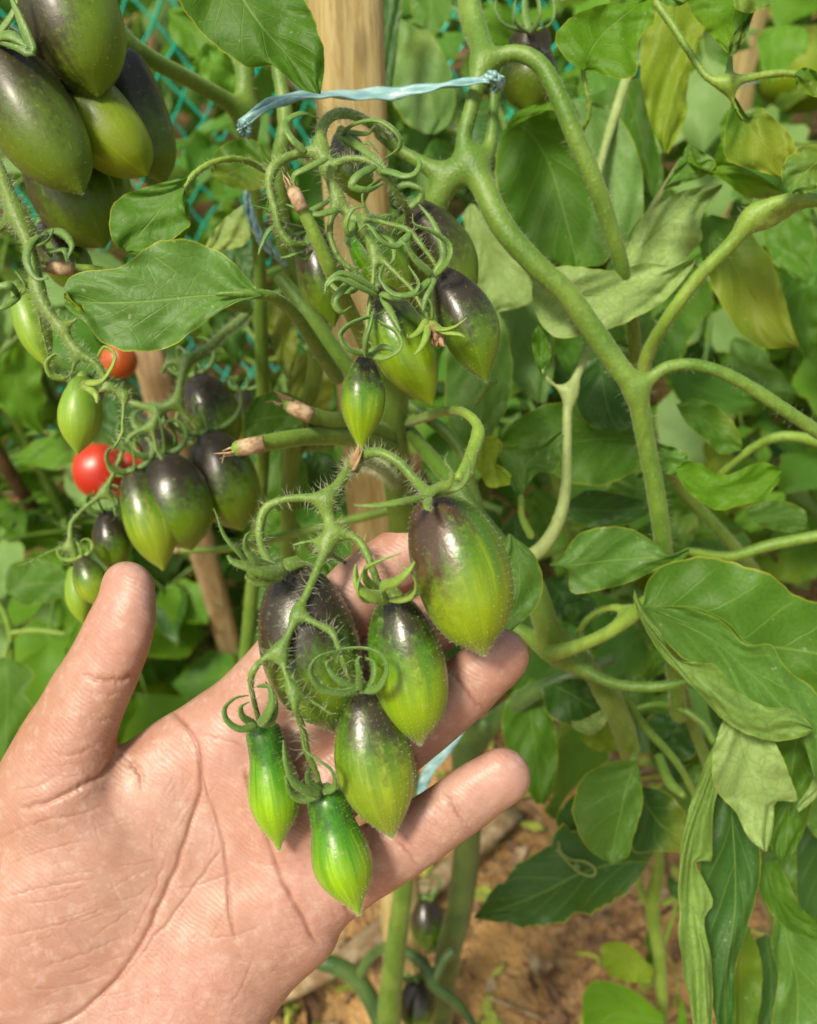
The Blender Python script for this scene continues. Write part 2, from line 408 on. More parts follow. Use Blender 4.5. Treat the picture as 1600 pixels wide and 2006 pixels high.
# ------------------------------------------------------------------ the hand
# limbs are laid out in photo pixels; depth in the same unit (positive = farther), one unit = D0/F metres
D0 = 0.204
def hp(l): 
    A = np.array(l, float); return A[:, :3], A[:, 3]
def build_hand():
    L = []
    def add(l, k=40, sz=1.0, n=0):
        l = np.array(l, float)
        if n: l = cr(l, n)
        L.append((l[:, :3].copy(), l[:, 3].copy(), k, sz))
    # palm: x, y, z, radius
    add([(470, 1560, 110, 120), (360, 1660, 118, 150), (210, 1830, 125, 190), (60, 2050, 130, 215), (-120, 2330, 140, 215), (-260, 2560, 145, 205)], 60, .60)
    add([(500, 1650, 105, 120), (500, 1790, 110, 145), (400, 1900, 115, 165), (250, 2120, 125, 190), (60, 2400, 135, 190)], 60, .62)
    add([(560, 1640, 100, 105), (590, 1745, 100, 100), (560, 1790, 105, 110)], 60, .72)
    add([(400, 1500, 108, 100), (480, 1450, 104, 96), (540, 1520, 104, 100)], 60, .70)
    # thenar and hypothenar pads stand proud of the palm
    add([(250, 1600, 62, 75), (150, 1660, 50, 120), (60, 1790, 52, 140), (-40, 1960, 60, 150)], 120, .62)
    add([(235, 1552, 96, 70), (335, 1492, 104, 74), (440, 1440, 104, 80)], 70, .8)
    add([(450, 1840, 66, 75), (370, 1950, 64, 100), (250, 2120, 70, 115)], 110, .60)
    add([(560, 1640, 45, 42), (500, 1560, 50, 42), (430, 1500, 52, 40)], 60, .8)   # ridge under the fingers
    # thumb
    add([(250, 1155, 28, 55), (246, 1190, 22, 60), (230, 1245, 26, 70), (205, 1300, 40, 74), (182, 1345, 42, 78), (155, 1400, 44, 84), (120, 1480, 50, 98), (90, 1580, 66, 120)], 42, .95, 24)
    # index
    add([(455, 1440, 100, 84), (505, 1372, 86, 80), (570, 1295, 72, 76), (655, 1206, 60, 70), (722, 1140, 60, 64), (790, 1090, 55, 60), (840, 1056, 48, 52)], 34, .95, 20)
    # middle
    add([(500, 1530, 100, 82), (570, 1460, 100, 76), (650, 1390, 105, 74), (730, 1318, 100, 68), (805, 1252, 85, 64), (870, 1205, 62, 60), (920, 1172, 40, 52)], 26, .95, 20)
    # ring
    add([(540, 1620, 98, 82), (620, 1560, 98, 78), (720, 1495, 98, 72), (795, 1440, 88, 71), (862, 1390, 70, 66), (930, 1332, 50, 62), (983, 1286, 34, 55)], 26, .95, 20)
    # little finger
    add([(560, 1745, 98, 95), (640, 1735, 88, 80), (740, 1680, 72, 72), (800, 1646, 60, 67), (868, 1600, 46, 64), (930, 1556, 36, 62), (985, 1521, 26, 56)], 30, .95, 20)
    h = 4.0
    org = np.array([-420., 1040., -90.]); size = np.array([1500., 1560., 420.])
    V, Q = sdf_union(L, h, org, size)
    V = smooth_v(V, Q, 9)
    N = vnormals(V, Q)
    if N[np.argmin(V[:, 2]), 2] > 0: Q = Q[:, ::-1]; N = -N
    # palm-side creases: polylines in pixels, (points, half width, depth, strength)
    C = [([(330, 1385), (352, 1408), (378, 1440), (392, 1480), (393, 1540), (372, 1620), (345, 1700), (308, 1780), (270, 1862), (215, 1930), (150, 1990), (80, 2020)], 6, 6.5, 1.0),
         ([(385, 1480), (402, 1545), (425, 1605), (440, 1665), (448, 1740), (452, 1800), (465, 1850)], 4.5, 4.5, .75),
         ([(478, 1500), (498, 1570), (524, 1645), (552, 1720), (590, 1790), (622, 1852)], 6, 6.5, .95),
         ([(436, 1660), (395, 1715), (345, 1785), (300, 1840), (262, 1890), (180, 1965)], 3.5, 3.0, .55),
         ([(155, 1316), (185, 1328), (225, 1332), (272, 1322)], 6, 6, .85), ([(170, 1352), (205, 1362), (258, 1350)], 3.5, 3, .4),
         ([(165, 1405), (200, 1412), (248, 1404)], 3.5, 3, .35), ([(95, 1470), (140, 1480), (200, 1452)], 4, 3.5, .4),
         ([(226, 1478), (205, 1512), (150, 1545), (90, 1572), (30, 1585)], 6, 8, .8), ([(228, 1474), (255, 1490), (275, 1520), (282, 1560)], 5, 5, .5),
         ([(120, 1515), (70, 1540), (0, 1550)], 4, 3, .4), ([(350, 1405), (400, 1440), (460, 1455), (500, 1480)], 3, 2.5, .35),
         ([(0, 1640), (80, 1610), (170, 1590), (215, 1570)], 3.5, 3, .4), ([(0, 1700), (90, 1665), (190, 1640)], 3, 2.5, .35), ([(0, 1760), (100, 1735), (200, 1720)], 3, 2.5, .35),
         ([(0, 1835), (120, 1810), (230, 1770)], 3, 2.5, .35), ([(60, 1900), (160, 1870), (250, 1830)], 3, 2.5, .3), ([(30, 1940), (140, 1930), (235, 1900)], 3, 2.5, .3),
         ([(400, 1560), (420, 1640), (400, 1700)], 2.5, 2, .25), ([(330, 1660), (300, 1750), (250, 1850)], 2.5, 2, .25), ([(480, 1700), (400, 1730), (330, 1745)], 2.5, 2, .25),
         ([(500, 1860), (480, 1920), (440, 1990)], 2.5, 2, .2), ([(560, 1700), (500, 1690), (470, 1660)], 2.5, 2, .25), ([(530, 1800), (470, 1830), (380, 1840)], 2.5, 2, .2),
         # little finger
         ([(862, 1550), (885, 1575), (900, 1600), (922, 1628)], 5, 5.5, .8), ([(880, 1548), (905, 1590), (930, 1618)], 3, 2.5, .4),
         ([(762, 1628), (790, 1660), (822, 1700)], 4.5, 4.5, .7), ([(780, 1618), (806, 1655), (835, 1690)], 3, 2.5, .4), ([(662, 1745), (678, 1775), (690, 1800)], 5, 6, .8),
         ([(640, 1760), (660, 1800), (672, 1820)], 3, 2.5, .3),
         # ring finger
         ([(878, 1312), (900, 1338), (925, 1368), (952, 1398)], 5, 5.5, .8), ([(893, 1304), (918, 1335), (945, 1368)], 3, 2.5, .35),
         ([(770, 1420), (800, 1470), (828, 1510)], 5, 5, .6),
         # index
         ([(700, 1060), (735, 1110), (770, 1150)], 4, 4, .5), ([(455, 1285), (480, 1312), (505, 1330)], 4, 3.5, .45), ([(440, 1330), (470, 1322), (520, 1335)], 3, 2.5, .3)]
    rc = np.random.RandomState(8)
    def rnd(n, x0, x1, y0, y1, ang, sp, ln, st):
        for _ in range(n):
            x, y = rc.uniform(x0, x1), rc.uniform(y0, y1); a = radians(ang)+rc.normal(0, sp); l = rc.uniform(.5, 1)*ln
            C.append(([(x-cos(a)*l/2, y-sin(a)*l/2), (x+rc.normal(0, l*.05), y+rc.normal(0, l*.05)), (x+cos(a)*l/2, y+sin(a)*l/2)], 2.2, 1.6, st*rc.uniform(.5, 1)))
    rnd(26, 20, 270, 1600, 1990, -17, .10, 150, .42); rnd(10, 60, 240, 1620, 1850, 62, .12, 90, .25); rnd(16, 300, 470, 1520, 1900, -62, .22, 110, .32)
    rnd(10, 360, 600, 1560, 1700, 12, .3, 90, .28); rnd(10, 420, 560, 1800, 1960, 80, .3, 80, .22); rnd(8, 150, 260, 1330, 1460, 4, .10, 80, .40)
    rnd(10, 60, 220, 1440, 1580, -22, .15, 110, .42); rnd(6, 640, 700, 1720, 1800, 60, .15, 50, .35); rnd(6, 780, 830, 1630, 1690, 52, .1, 60, .3); rnd(8, 300, 420, 1400, 1480, 20, .35, 70, .4)
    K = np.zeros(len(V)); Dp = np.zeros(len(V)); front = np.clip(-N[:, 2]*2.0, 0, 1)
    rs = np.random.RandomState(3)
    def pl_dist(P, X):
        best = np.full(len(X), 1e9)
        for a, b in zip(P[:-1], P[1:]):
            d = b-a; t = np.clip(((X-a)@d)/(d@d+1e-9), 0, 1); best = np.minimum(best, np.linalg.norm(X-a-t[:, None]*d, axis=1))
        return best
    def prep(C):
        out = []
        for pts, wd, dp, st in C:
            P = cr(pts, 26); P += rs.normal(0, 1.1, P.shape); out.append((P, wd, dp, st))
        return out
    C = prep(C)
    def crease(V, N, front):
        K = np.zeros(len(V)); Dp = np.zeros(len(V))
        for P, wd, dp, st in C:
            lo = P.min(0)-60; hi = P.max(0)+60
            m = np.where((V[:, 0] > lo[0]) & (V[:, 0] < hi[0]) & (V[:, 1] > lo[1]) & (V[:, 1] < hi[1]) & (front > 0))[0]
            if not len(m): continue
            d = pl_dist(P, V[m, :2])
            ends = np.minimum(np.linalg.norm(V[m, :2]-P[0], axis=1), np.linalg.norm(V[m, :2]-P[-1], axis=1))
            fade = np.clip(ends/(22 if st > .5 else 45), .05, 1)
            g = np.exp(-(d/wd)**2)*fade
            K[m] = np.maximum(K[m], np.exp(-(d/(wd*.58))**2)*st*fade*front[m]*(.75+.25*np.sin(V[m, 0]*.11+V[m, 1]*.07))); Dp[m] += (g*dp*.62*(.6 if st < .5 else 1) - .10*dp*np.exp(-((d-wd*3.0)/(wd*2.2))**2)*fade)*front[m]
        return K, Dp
    # subdivide the front faces near the creases so that the lines stay thin
    fc = V[Q].mean(1); fn = front[Q].mean(1)
    near = np.zeros(len(Q), bool)
    for P, wd, dp, st in C:
        m = (fc[:, 0] > P[:, 0].min()-20) & (fc[:, 0] < P[:, 0].max()+20) & (fc[:, 1] > P[:, 1].min()-20) & (fc[:, 1] < P[:, 1].max()+20) & (fn > .02) & ~near
        i = np.where(m)[0]; d = pl_dist(P, fc[i, :2]); near[i[d < (9 if wd > 2.5 else 5)]] = True
    import bmesh
    me = bpy.data.meshes.new('tmp'); me.from_pydata(V.tolist(), [], Q.tolist()); bm = bmesh.new(); bm.from_mesh(me); bm.faces.ensure_lookup_table()
    es = {e for i in np.where(near)[0] for e in bm.faces[i].edges}
    bmesh.ops.subdivide_edges(bm, edges=list(es), cuts=1, use_grid_fill=True)
    V2 = np.array([v.co[:] for v in bm.verts]); N2 = np.array([v.normal[:] for v in bm.verts])
    bm.normal_update(); N2 = np.array([v.normal[:] for v in bm.verts])
    Fc = [[v.index for v in f.verts] for f in bm.faces]; bm.free(); bpy.data.meshes.remove(me)
    if (N2[V2[:, 2].argmin(), 2]) > 0: N2 = -N2
    front = np.clip(-N2[:, 2]*2.0, 0, 1)
    K, Dp = crease(V2, N2, front)
    # pads: reddish finger tips, palm mounts
    pad = np.zeros(len(V2))
    for x, y, r in [(250, 1165, 75), (985, 1285, 75), (985, 1520, 75), (600, 1780, 110), (560, 1640, 110), (430, 1500, 110), (860, 1390, 50), (800, 1640, 60), (640, 1700, 80), (380, 1960, 120), (225, 1260, 60)]:
        pad = np.maximum(pad, np.exp(-((V2[:, 0]-x)**2+(V2[:, 1]-y)**2)/r**2))
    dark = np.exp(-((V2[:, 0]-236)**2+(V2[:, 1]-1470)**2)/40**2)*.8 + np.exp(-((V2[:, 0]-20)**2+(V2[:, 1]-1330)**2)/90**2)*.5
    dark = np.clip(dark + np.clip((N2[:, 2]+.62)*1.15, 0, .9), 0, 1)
    V2 = V2 - N2*Dp[:, None]
    # soft irregular relief
    q = V2/90.0; rel = np.sin(q[:, 0]*3.1+1.3*np.sin(q[:, 1]*2.3))*np.sin(q[:, 1]*2.7+q[:, 2]*2+1.1*np.sin(q[:, 0]*1.9))
    V2 = V2 + N2*(rel*1.6)[:, None]
    Wd = W(V2[:, 0], V2[:, 1], D0 + V2[:, 2]*D0/F)
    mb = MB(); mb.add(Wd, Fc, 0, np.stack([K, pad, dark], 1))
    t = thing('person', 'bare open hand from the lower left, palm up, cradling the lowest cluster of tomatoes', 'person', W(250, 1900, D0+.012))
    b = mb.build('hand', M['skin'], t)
    # finger nails on the far side of the finger tips
    for i, (x, y, z, dx, dy, r) in enumerate([(247, 1165, 26, .10, 1.0, 44), (828, 1068, 48, -.8, .55, 42), (905, 1182, 42, -.8, .55, 42), (972, 1296, 36, -.75, .65, 44), (972, 1530, 28, -.8, .55, 42)]):
        a = np.array([dx, dy, 0.]); a /= np.linalg.norm(a); s = np.array([-a[1], a[0], 0]); n = 9
        vv = []; ff = []
        for p in range(n):
            for k in range(n):
                u = (p/(n-1)-.35)*1.5; c = (k/(n-1)-.5)*1.9
                c *= 1-.25*max(0, -u)
                vv.append(np.array([x, y, z]) + a*u*r*.75 + s*math.sin(c)*r*.86 + np.array([0, 0, 1])*(math.cos(c)*(r*1.14-max(0, -u)*5)))
        for p in range(n-1):
            for k in range(n-1): ff.append([p*n+k, p*n+k+1, (p+1)*n+k+1, (p+1)*n+k])
        vv = np.array(vv); nb = MB(); nb.add(W(vv[:, 0], vv[:, 1], D0+vv[:, 2]*D0/F), ff); nb.build('fingernail', M['nail'], sub(b, t))
    return t
M['nail'] = plain_mat('fingernail', (.72, .45, .38), .25, (.68, .40, .33), 30)
build_hand()
# ------------------------------------------------------------------ builders for fruit, stems and leaves
PROF = {
 'plum': [(0, .0), (.012, .22), (.05, .42), (.12, .60), (.25, .82), (.40, .97), (.52, 1.0), (.64, .94), (.75, .77), (.84, .55), (.91, .33), (.955, .17), (1, .025)],
 'blunt': [(0, .0), (.012, .24), (.05, .46), (.13, .68), (.27, .89), (.42, .99), (.56, 1.0), (.70, .92), (.81, .75), (.89, .53), (.935, .32), (.97, .16), (1, .025)],
 'spindle': [(0, .0), (.015, .22), (.06, .38), (.16, .62), (.32, .92), (.45, 1.0), (.6, .93), (.74, .66), (.86, .34), (.94, .15), (1, .03)],
 'pear': [(0, .0), (.012, .40), (.04, .60), (.10, .69), (.20, .71), (.30, .75), (.44, .92), (.57, 1.0), (.68, .92), (.79, .68), (.88, .38), (.94, .19), (1, .04)],
 'round': [(0, .0), (.02, .3), (.1, .62), (.25, .88), (.5, 1.0), (.75, .87), (.9, .6), (.97, .3), (1, 0.0)]}
def fruit_mesh(A, B, rad, prof='plum', sdir=None, bend=0.0, lobes=3, lob=.035, seed=0, nu=34, nv=28):
    rs = np.random.RandomState(seed+11)
    A = np.asarray(A); B = np.asarray(B); ax = B-A; Ln = np.linalg.norm(ax); ax = ax/Ln
    sd_ = FWD*-1.0 if sdir is None else np.asarray(sdir, float)
    e1 = np.cross(ax, FWD); e1 /= np.linalg.norm(e1); e2 = np.cross(ax, e1)
    t = np.linspace(0, 1, nu)**.95; t = .5-.5*np.cos(t*pi); t = .35*np.linspace(0, 1, nu)+.65*t
    P = np.array(PROF[prof]); 
    r = cr(P, 200); r = np.interp(t, r[:, 0], r[:, 1])
    th = np.linspace(0, 2*pi, nv, endpoint=False); ph = rs.uniform(0, 6)
    V = []; Pa = []; Qa = []; s2 = rs.uniform(-20, 20, 3)
    for i in range(nu):
        c = A + ax*Ln*t[i] + e1*bend*Ln*math.sin(pi*t[i])
        lf = lob*1.5*(1-t[i])**.8
        for a in th:
            rr = r[i]*rad*(1+lf*cos(lobes*a+ph+1.2*t[i])+.012*cos(2*a+ph))
            d = cos(a)*e1+sin(a)*e2; V.append(c+rr*d)
            Pa.append((t[i], float(np.dot(d, sd_)), 0)); Qa.append((cos(a)*4.2+s2[0], sin(a)*4.2+s2[1], t[i]*1.1+s2[2]))
    Fc = [[i*nv+j, (i+1)*nv+j, (i+1)*nv+(j+1) % nv, i*nv+(j+1) % nv] for i in range(nu-1) for j in range(nv)]
    return np.array(V), Fc, np.array(Pa), np.array(Qa), ax, e1, e2, Ln

def ribbon(mb, pts, w, att=None, mat=0, n=26, sides=7, flat=.42):
    """curled strap traced as (px, py, depth) ; w = width in photo pixels at that depth"""
    P = np.array(pts, float); C = cr(P, n); s = np.linspace(0, 1, n)
    R = 1.4*max(w, 11.5)/2*C[:, 2]/F*np.clip(1-.80*s**2.6, .1, 1)*np.clip(.65+s*4, 0, 1)
    mb.tube(W(C[:, 0], C[:, 1], C[:, 2]), R, sides, flat, up=-FWD+.4*UP, mat=mat)

def auto_sepals(h, base, ax, e1, e2, rad, n=5, ln=1.0, curl=1.0, seed=0, mat='sepal', w=.0022, hair=True, only=None):
    rs = np.random.RandomState(seed+5); cal = MB()
    up = -ax
    cal.tube(np.array([base+ax*rad*.10, base+up*rad*.02, base+up*rad*.16]), [rad*.30, rad*.28, rad*.13], 10)
    c = cal.build('calyx', M[mat], h); hc = sub(c, h)
    for k in range(n):
        a = 2*pi*k/n + rs.uniform(-.3, .3); out = cos(a)*e1+sin(a)*e2; sid = np.cross(out, up)
        N = 22; p = base+out*rad*.18+up*rad*.02; th = rs.uniform(-.30, .05); P = [p.copy()]
        tot = rs.uniform(2.2, 4.6)*curl; L = rad*rs.uniform(1.6, 2.5)*ln; lat = rs.uniform(-.35, .35)
        for i in range(N):
            s = i/N; th += tot/N*(.5+1.2*s); d = cos(th)*out+sin(th)*up+lat*s*sid
            p = p+d/np.linalg.norm(d)*L/N; P.append(p.copy())
        s = np.linspace(0, 1, N+1); R = w*.5*np.clip(1-.8*s**1.8, .1, 1)*np.clip(.7+3*s, 0, 1)
        m = MB(); m.tube(np.array(P), R*rad/.010 if rad < .010 else R, 6, .42, up=sid)
        m.build('sepal', M[mat], hc)
    return c

TOM = []
def tomato(label, A, B, wpx, d, prof='plum', mat='tom', sdir=(-.5, -.6), bend=0.0, lobes=3, lob=.035, seed=0, dz=0.0, cal=5, csd='sepal', curl=1.0, cln=1.0, group='tomatoes on the trusses', traced=None, fuzz=0, swid=.0022, name='tomato'):
    """A, B: photo pixels of the stalk end and the tip; wpx: widest breadth in pixels; d: depth; dz: extra depth of the tip"""
    a = W(A[0], A[1], d); b = W(B[0], B[1], d+dz); rad = wpx/2*(d+dz/2)/F
    sv = sdir[0]*RIGHT - sdir[1]*UP - .55*FWD; sv /= np.linalg.norm(sv)
    V, Fc, Pa, Qa, ax, e1, e2, Ln = fruit_mesh(a, b, rad, prof, sv, bend, lobes, lob, seed)
    h = thing(name, label, 'tomato', a, group)
    mb = MB(); mb.add(V, Fc, 0, Pa); 
    nf = len(V)
    if fuzz:
        q = np.array(Fc); Nn = vnormals(V, q)
        cen = (a+b)/2
        if np.mean(((V-cen)*Nn).sum(1)) < 0: Nn = -Nn
        hairs(mb, V, Nn, int(fuzz*1.5), .0008, .000035, 1, np.random.RandomState(seed))
    o = mb.build('fruit', [M[mat], M['hair']], h)
    qa = np.zeros((mb.n, 3)); qa[:nf] = Qa
    at = o.data.attributes.new('q', 'FLOAT_VECTOR', 'POINT'); at.data.foreach_set('vector', qa.astype(np.float32).ravel())
    if traced:
        cm = MB(); base = a + ax*Ln*.012
        cm.tube(np.array([base+ax*rad*.10, base-ax*rad*.04, base-ax*rad*.22]), [rad*.30, rad*.27, rad*.13], 10)
        c = cm.build('calyx', M[csd], h); hc = sub(c, h)
        for pts, w in traced:
            sm = MB(); ribbon(sm, pts, w)
            V2 = np.concatenate(sm.v); cc = V2.mean(0); 
            # hairs along the strap
            P = cr(np.array(pts, float), 26); PW = W(P[:, 0], P[:, 1], P[:, 2])
            k = min(len(V2)//7, 26); Nn = V2.copy(); 
            for i in range(k): Nn[i*7:(i+1)*7] -= PW[i]
            Nn /= np.linalg.norm(Nn, axis=1)[:, None]+1e-9
            hairs(sm, V2, Nn, 60, .0010, .00006, 1, np.random.RandomState(seed+3))
            sm.build('sepal', [M[csd], M['hair']], hc)
    elif cal:
        auto_sepals(h, a+ax*Ln*.012, ax, e1, e2, rad, cal, cln, curl, seed, csd, w=swid*1.25)
    TOM.append(h); return h

def stem_part(h, name, limbs, mat, vox, hair=0, hl=.002, hw=.00007, k=None, it=2, label=None):
    """limbs: lists of (px, py, depth, width px); grown together as one smooth surface"""
    LL = []
    for l in limbs:
        l = np.array(l, float); C = cr(l, max(6, len(l)*5)); P = W(C[:, 0], C[:, 1], C[:, 2]); R = np.maximum(C[:, 3], 3)/2*C[:, 2]/F
        LL.append((P, R, k or R.mean()*1.1, 1.0))
    lo = np.min([(p-r[:, None]).min(0) for p, r, _, _ in LL], 0)-vox*4; hi = np.max([(p+r[:, None]).max(0) for p, r, _, _ in LL], 0)+vox*4
    V, Q = sdf_union(LL, vox, lo, hi-lo); V = smooth_v(V, Q, it); N = vnormals(V, Q)
    c = V.mean(0)
    # make the normals point outwards
    P0, R0 = LL[0][0], LL[0][1]; i = np.argmin(np.linalg.norm(V-P0[len(P0)//2], axis=1))
    if np.dot(V[i]-P0[np.argmin(np.linalg.norm(P0-V[i], axis=1))], N[i]) < 0: Q = Q[:, ::-1]; N = -N
    mb = MB(); mb.add(V, Q.tolist(), 0)
    if hair: hairs(mb, V, N, hair, hl, hw, 1, np.random.RandomState(len(V) % 1000))
    o = mb.build(name, [M[mat], M['hair']], h)
    if label: o['label'] = label
    return o

def tube_px(mb, pts, mat=0, sides=10, n=None, flat=1.0):
    l = np.array(pts, float); C = cr(l, n or max(8, len(l)*6))
    mb.tube(W(C[:, 0], C[:, 1], C[:, 2]), np.maximum(C[:, 3], 1)/2*C[:, 2]/F, sides, flat, mat=mat)

def leaf(h, d, Lp, Mp, Rp, mat='leaf_top', fold=.0, rip=.0012, nu=34, nv=18, seed=None, name='leaf', curl=0.0, tilt=(0, 0), label=None, teeth=.010, flip=False):
    """leaf blade between a left edge, a midrib and a right edge, each traced base -> tip as (px, py[, dz metres])"""
    def p3(l): return np.array([(*q, 0.0) if len(q) == 2 else q for q in l], float)
    rs = np.random.RandomState(seed if seed is not None else int(abs(Lp[0][0]*7+Mp[-1][1]*13+Rp[-1][0])) % 9999)
    Lc, Mc, Rc = cr(p3(Lp), nu), cr(p3(Mp), nu), cr(p3(Rp), nu)
    v = np.linspace(-1, 1, nv); u = np.linspace(0, 1, nu)
    ph = rs.uniform(0, 6.28, 8); f = rs.uniform(.8, 1.3, 8)
    V = []; A = []
    cx, cy = Mc[nu//2, 0], Mc[nu//2, 1]
    for i in range(nu):
        ei = (Lc[i], Rc[i])
        for j, b in enumerate(v):
            e = ei[0] if b < 0 else ei[1]; t = abs(b)
            sd = 1.7 if b < 0 else 0
            k = t*(1+(teeth*1.3*math.sin(u[i]*23*f[0]+ph[0]+sd)+teeth*math.sin(u[i]*47*f[5]+ph[5]+sd)+teeth*.8*math.sin(u[i]*81*f[6]+ph[6]-sd))*t**6*min(1, u[i]*6)*min(1, (1-u[i])*6))
            q = Mc[i]*(1-k)+e*k
            wid = np.linalg.norm(e[:2]-Mc[i][:2])*d/F
            wv = math.sin(u[i]*9*f[1]+ph[1]+b*1.5)*math.sin(b*2.6*f[2]+ph[2]) + .30*math.sin(u[i]*17*f[6]+3*b+ph[6]+math.sin(b*4+u[i]*5))*math.sin(b*6*f[7]+ph[7]+u[i]*6) + .6*math.sin(u[i]*19*f[3]+ph[3]+(2.2 if b > 0 else 0))*t*t + .35*math.sin(u[i]*33*f[4]+ph[4])*t**3
            vn = abs(((u[i]-.34*t**.85)*5.5) % 1-.5)        # quilting between side veins
            z = q[2] - fold*wid*t + rip*wv*min(1, 8*u[i]+.2) + curl*t*t*wid - .16*rip*math.cos(vn*2*pi)*min(1, t*3)
            z += tilt[0]*(q[0]-cx)*d/F + tilt[1]*(q[1]-cy)*d/F
            V.append((q[0], q[1], d+z)); A.append((u[i], b, rs.rand()*0))
    V = np.array(V); Fc = []
    for i in range(nu-1):
        for j in range(nv-1):
            q = [i*nv+j, i*nv+j+1, (i+1)*nv+j+1, (i+1)*nv+j]; Fc.append(q)
    P = W(V[:, 0], V[:, 1], V[:, 2])
    # upper face towards the camera unless flip
    n = np.cross(P[Fc[len(Fc)//2][2]]-P[Fc[len(Fc)//2][0]], P[Fc[len(Fc)//2][3]]-P[Fc[len(Fc)//2][1]])
    if (np.dot(n, P[Fc[len(Fc)//2][0]]-CAM) > 0) != flip: Fc = [q[::-1] for q in Fc]
    mb = MB(); mb.add(P, Fc, 0, A)
    o = mb.build(name, M[mat], h)
    if label: o['label'] = label
    return o

def mini_leaf(mb, base, dirv, nrm, L, Wd, mat=0, nu=9, nv=7, droop=.5, fold=.25, rs=RS, lob=.12):
    """one small leaflet anywhere in space (metres)"""
    d = dirv/np.linalg.norm(dirv); n = nrm-np.dot(nrm, d)*d; n /= np.linalg.norm(n)+1e-9; s = np.cross(d, n)
    u = np.linspace(0, 1, nu); ph = rs.uniform(0, 6); V = []; A = []
    c = base.copy(); dd = d.copy(); 
    for i in range(nu):
        w_ = Wd*.5*(math.sin(pi*min(1, u[i]**.72))**.8)*(1+lob*math.sin(u[i]*16+ph))
        nn = np.cross(s, dd)
        for b in np.linspace(-1, 1, nv):
            V.append(c + s*b*w_ - nn*abs(b)*w_*fold*(-1) + nn*.06*L*math.sin(u[i]*7+b*2+ph)); A.append((u[i], b, 0))
        dd = dd+np.array([0, 0, -1])*droop/nu; dd /= np.linalg.norm(dd); c = c+dd*L/nu
    mb.add(np.array(V), [[i*nv+j, i*nv+j+1, (i+1)*nv+j+1, (i+1)*nv+j] for i in range(nu-1) for j in range(nv-1)], mat, np.array(A))

def compound_leaf(mb, base, out, L, rs, mats=(0,), stem=3, size=1.0, n=5, nu=9, nv=7):
    """drooping tomato leaf: petiole with 5-7 leaflets"""
    N = 10; P = [base.copy()]; d = out/np.linalg.norm(out)
    for i in range(N): d = d+np.array([0, 0, -.09]); d /= np.linalg.norm(d); P.append(P[-1]+d*L/N)
    P = np.array(P); mb.tube(P, np.linspace(.0022, .0010, N+1), 5, mat=stem)
    sd_ = np.cross(d, [0, 0, 1.]); sd_ /= np.linalg.norm(sd_)+1e-9
    up = np.cross(sd_, d)
    m = mats[rs.randint(len(mats))]
    for k in range(n):
        i = N if k == 0 else [N-3, N-3, N-6, N-6, N-1, N-1][(k-1) % 6]
        sg = 0 if k == 0 else (1 if k % 2 else -1)
        dv = d*(1 if k == 0 else .45)+sd_*sg + rs.normal(0, .15, 3)
        ll = L*(.55 if k == 0 else rs.uniform(.32, .48))*size
        mini_leaf(mb, P[i], dv, up+rs.normal(0, .35, 3), ll, ll*rs.uniform(.52, .72), m, nu, nv, droop=rs.uniform(.3, 1.0), fold=rs.uniform(-.3, .5), rs=rs)
M['tom'] = tomato_mat('tomato_skin', (.19, .30, .006), (.060, .180, .005), purple=(.026, .015, .012), lo=-.04, hi=.40, side=.9, rough=.29)
M['tom_big'] = tomato_mat('tomato_skin_big', (.18, .27, .005), (.060, .165, .004), purple=(.055, .022, .018), lo=-.08, hi=.38, side=1.4, rough=.30)
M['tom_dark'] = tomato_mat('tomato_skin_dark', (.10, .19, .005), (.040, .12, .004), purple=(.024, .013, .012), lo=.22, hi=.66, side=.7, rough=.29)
M['tom_front'] = tomato_mat('tomato_skin_front', (.21, .30, .016), (.070, .17, .006), purple=(.030, .019, .012), lo=-.05, hi=.38, side=.8, rough=.31)
M['tom_green'] = tomato_mat('tomato_skin_green', (.20, .37, .006), (.050, .20, .005), purple=(.022, .085, .008), lo=.00, hi=.26, side=.3, rough=.30)
M['tom_left'] = tomato_mat('tomato_skin_left', (.11, .19, .005), (.08, .17, .004), purple=(.024, .017, .006), lo=.25, hi=.80, side=1.5, rough=.44, sheen=.04, spec=.4)
M['tom_olive'] = tomato_mat('tomato_skin_olive', (.095, .165, .006), (.055, .115, .005), purple=(.024, .014, .009), lo=.12, hi=.82, side=.6, rough=.42, sheen=.04, spec=.4)
M['tom_yellow'] = tomato_mat('tomato_skin_yellow', (.17, .24, .005), (.12, .20, .005), purple=(.07, .085, .008), lo=.05, hi=.5, side=.5, rough=.42, sheen=.04, spec=.4)
M['tom_pale'] = tomato_mat('tomato_skin_pale', (.20, .33, .02), (.15, .28, .02), purple=(.09, .18, .015), lo=-.1, hi=.2, side=.2, rough=.45)
M['tom_red'] = tomato_mat('tomato_skin_ripe', (.40, .016, .005), (.46, .035, .008), purple=(.42, .03, .01), lo=-.4, hi=-.1, side=0, streak=.2, rough=.35)
M['tom_orange'] = tomato_mat('tomato_skin_turning', (.34, .06, .006), (.36, .08, .008), purple=(.4, .14, .015), lo=-.4, hi=-.1, side=0, streak=.2, rough=.4)
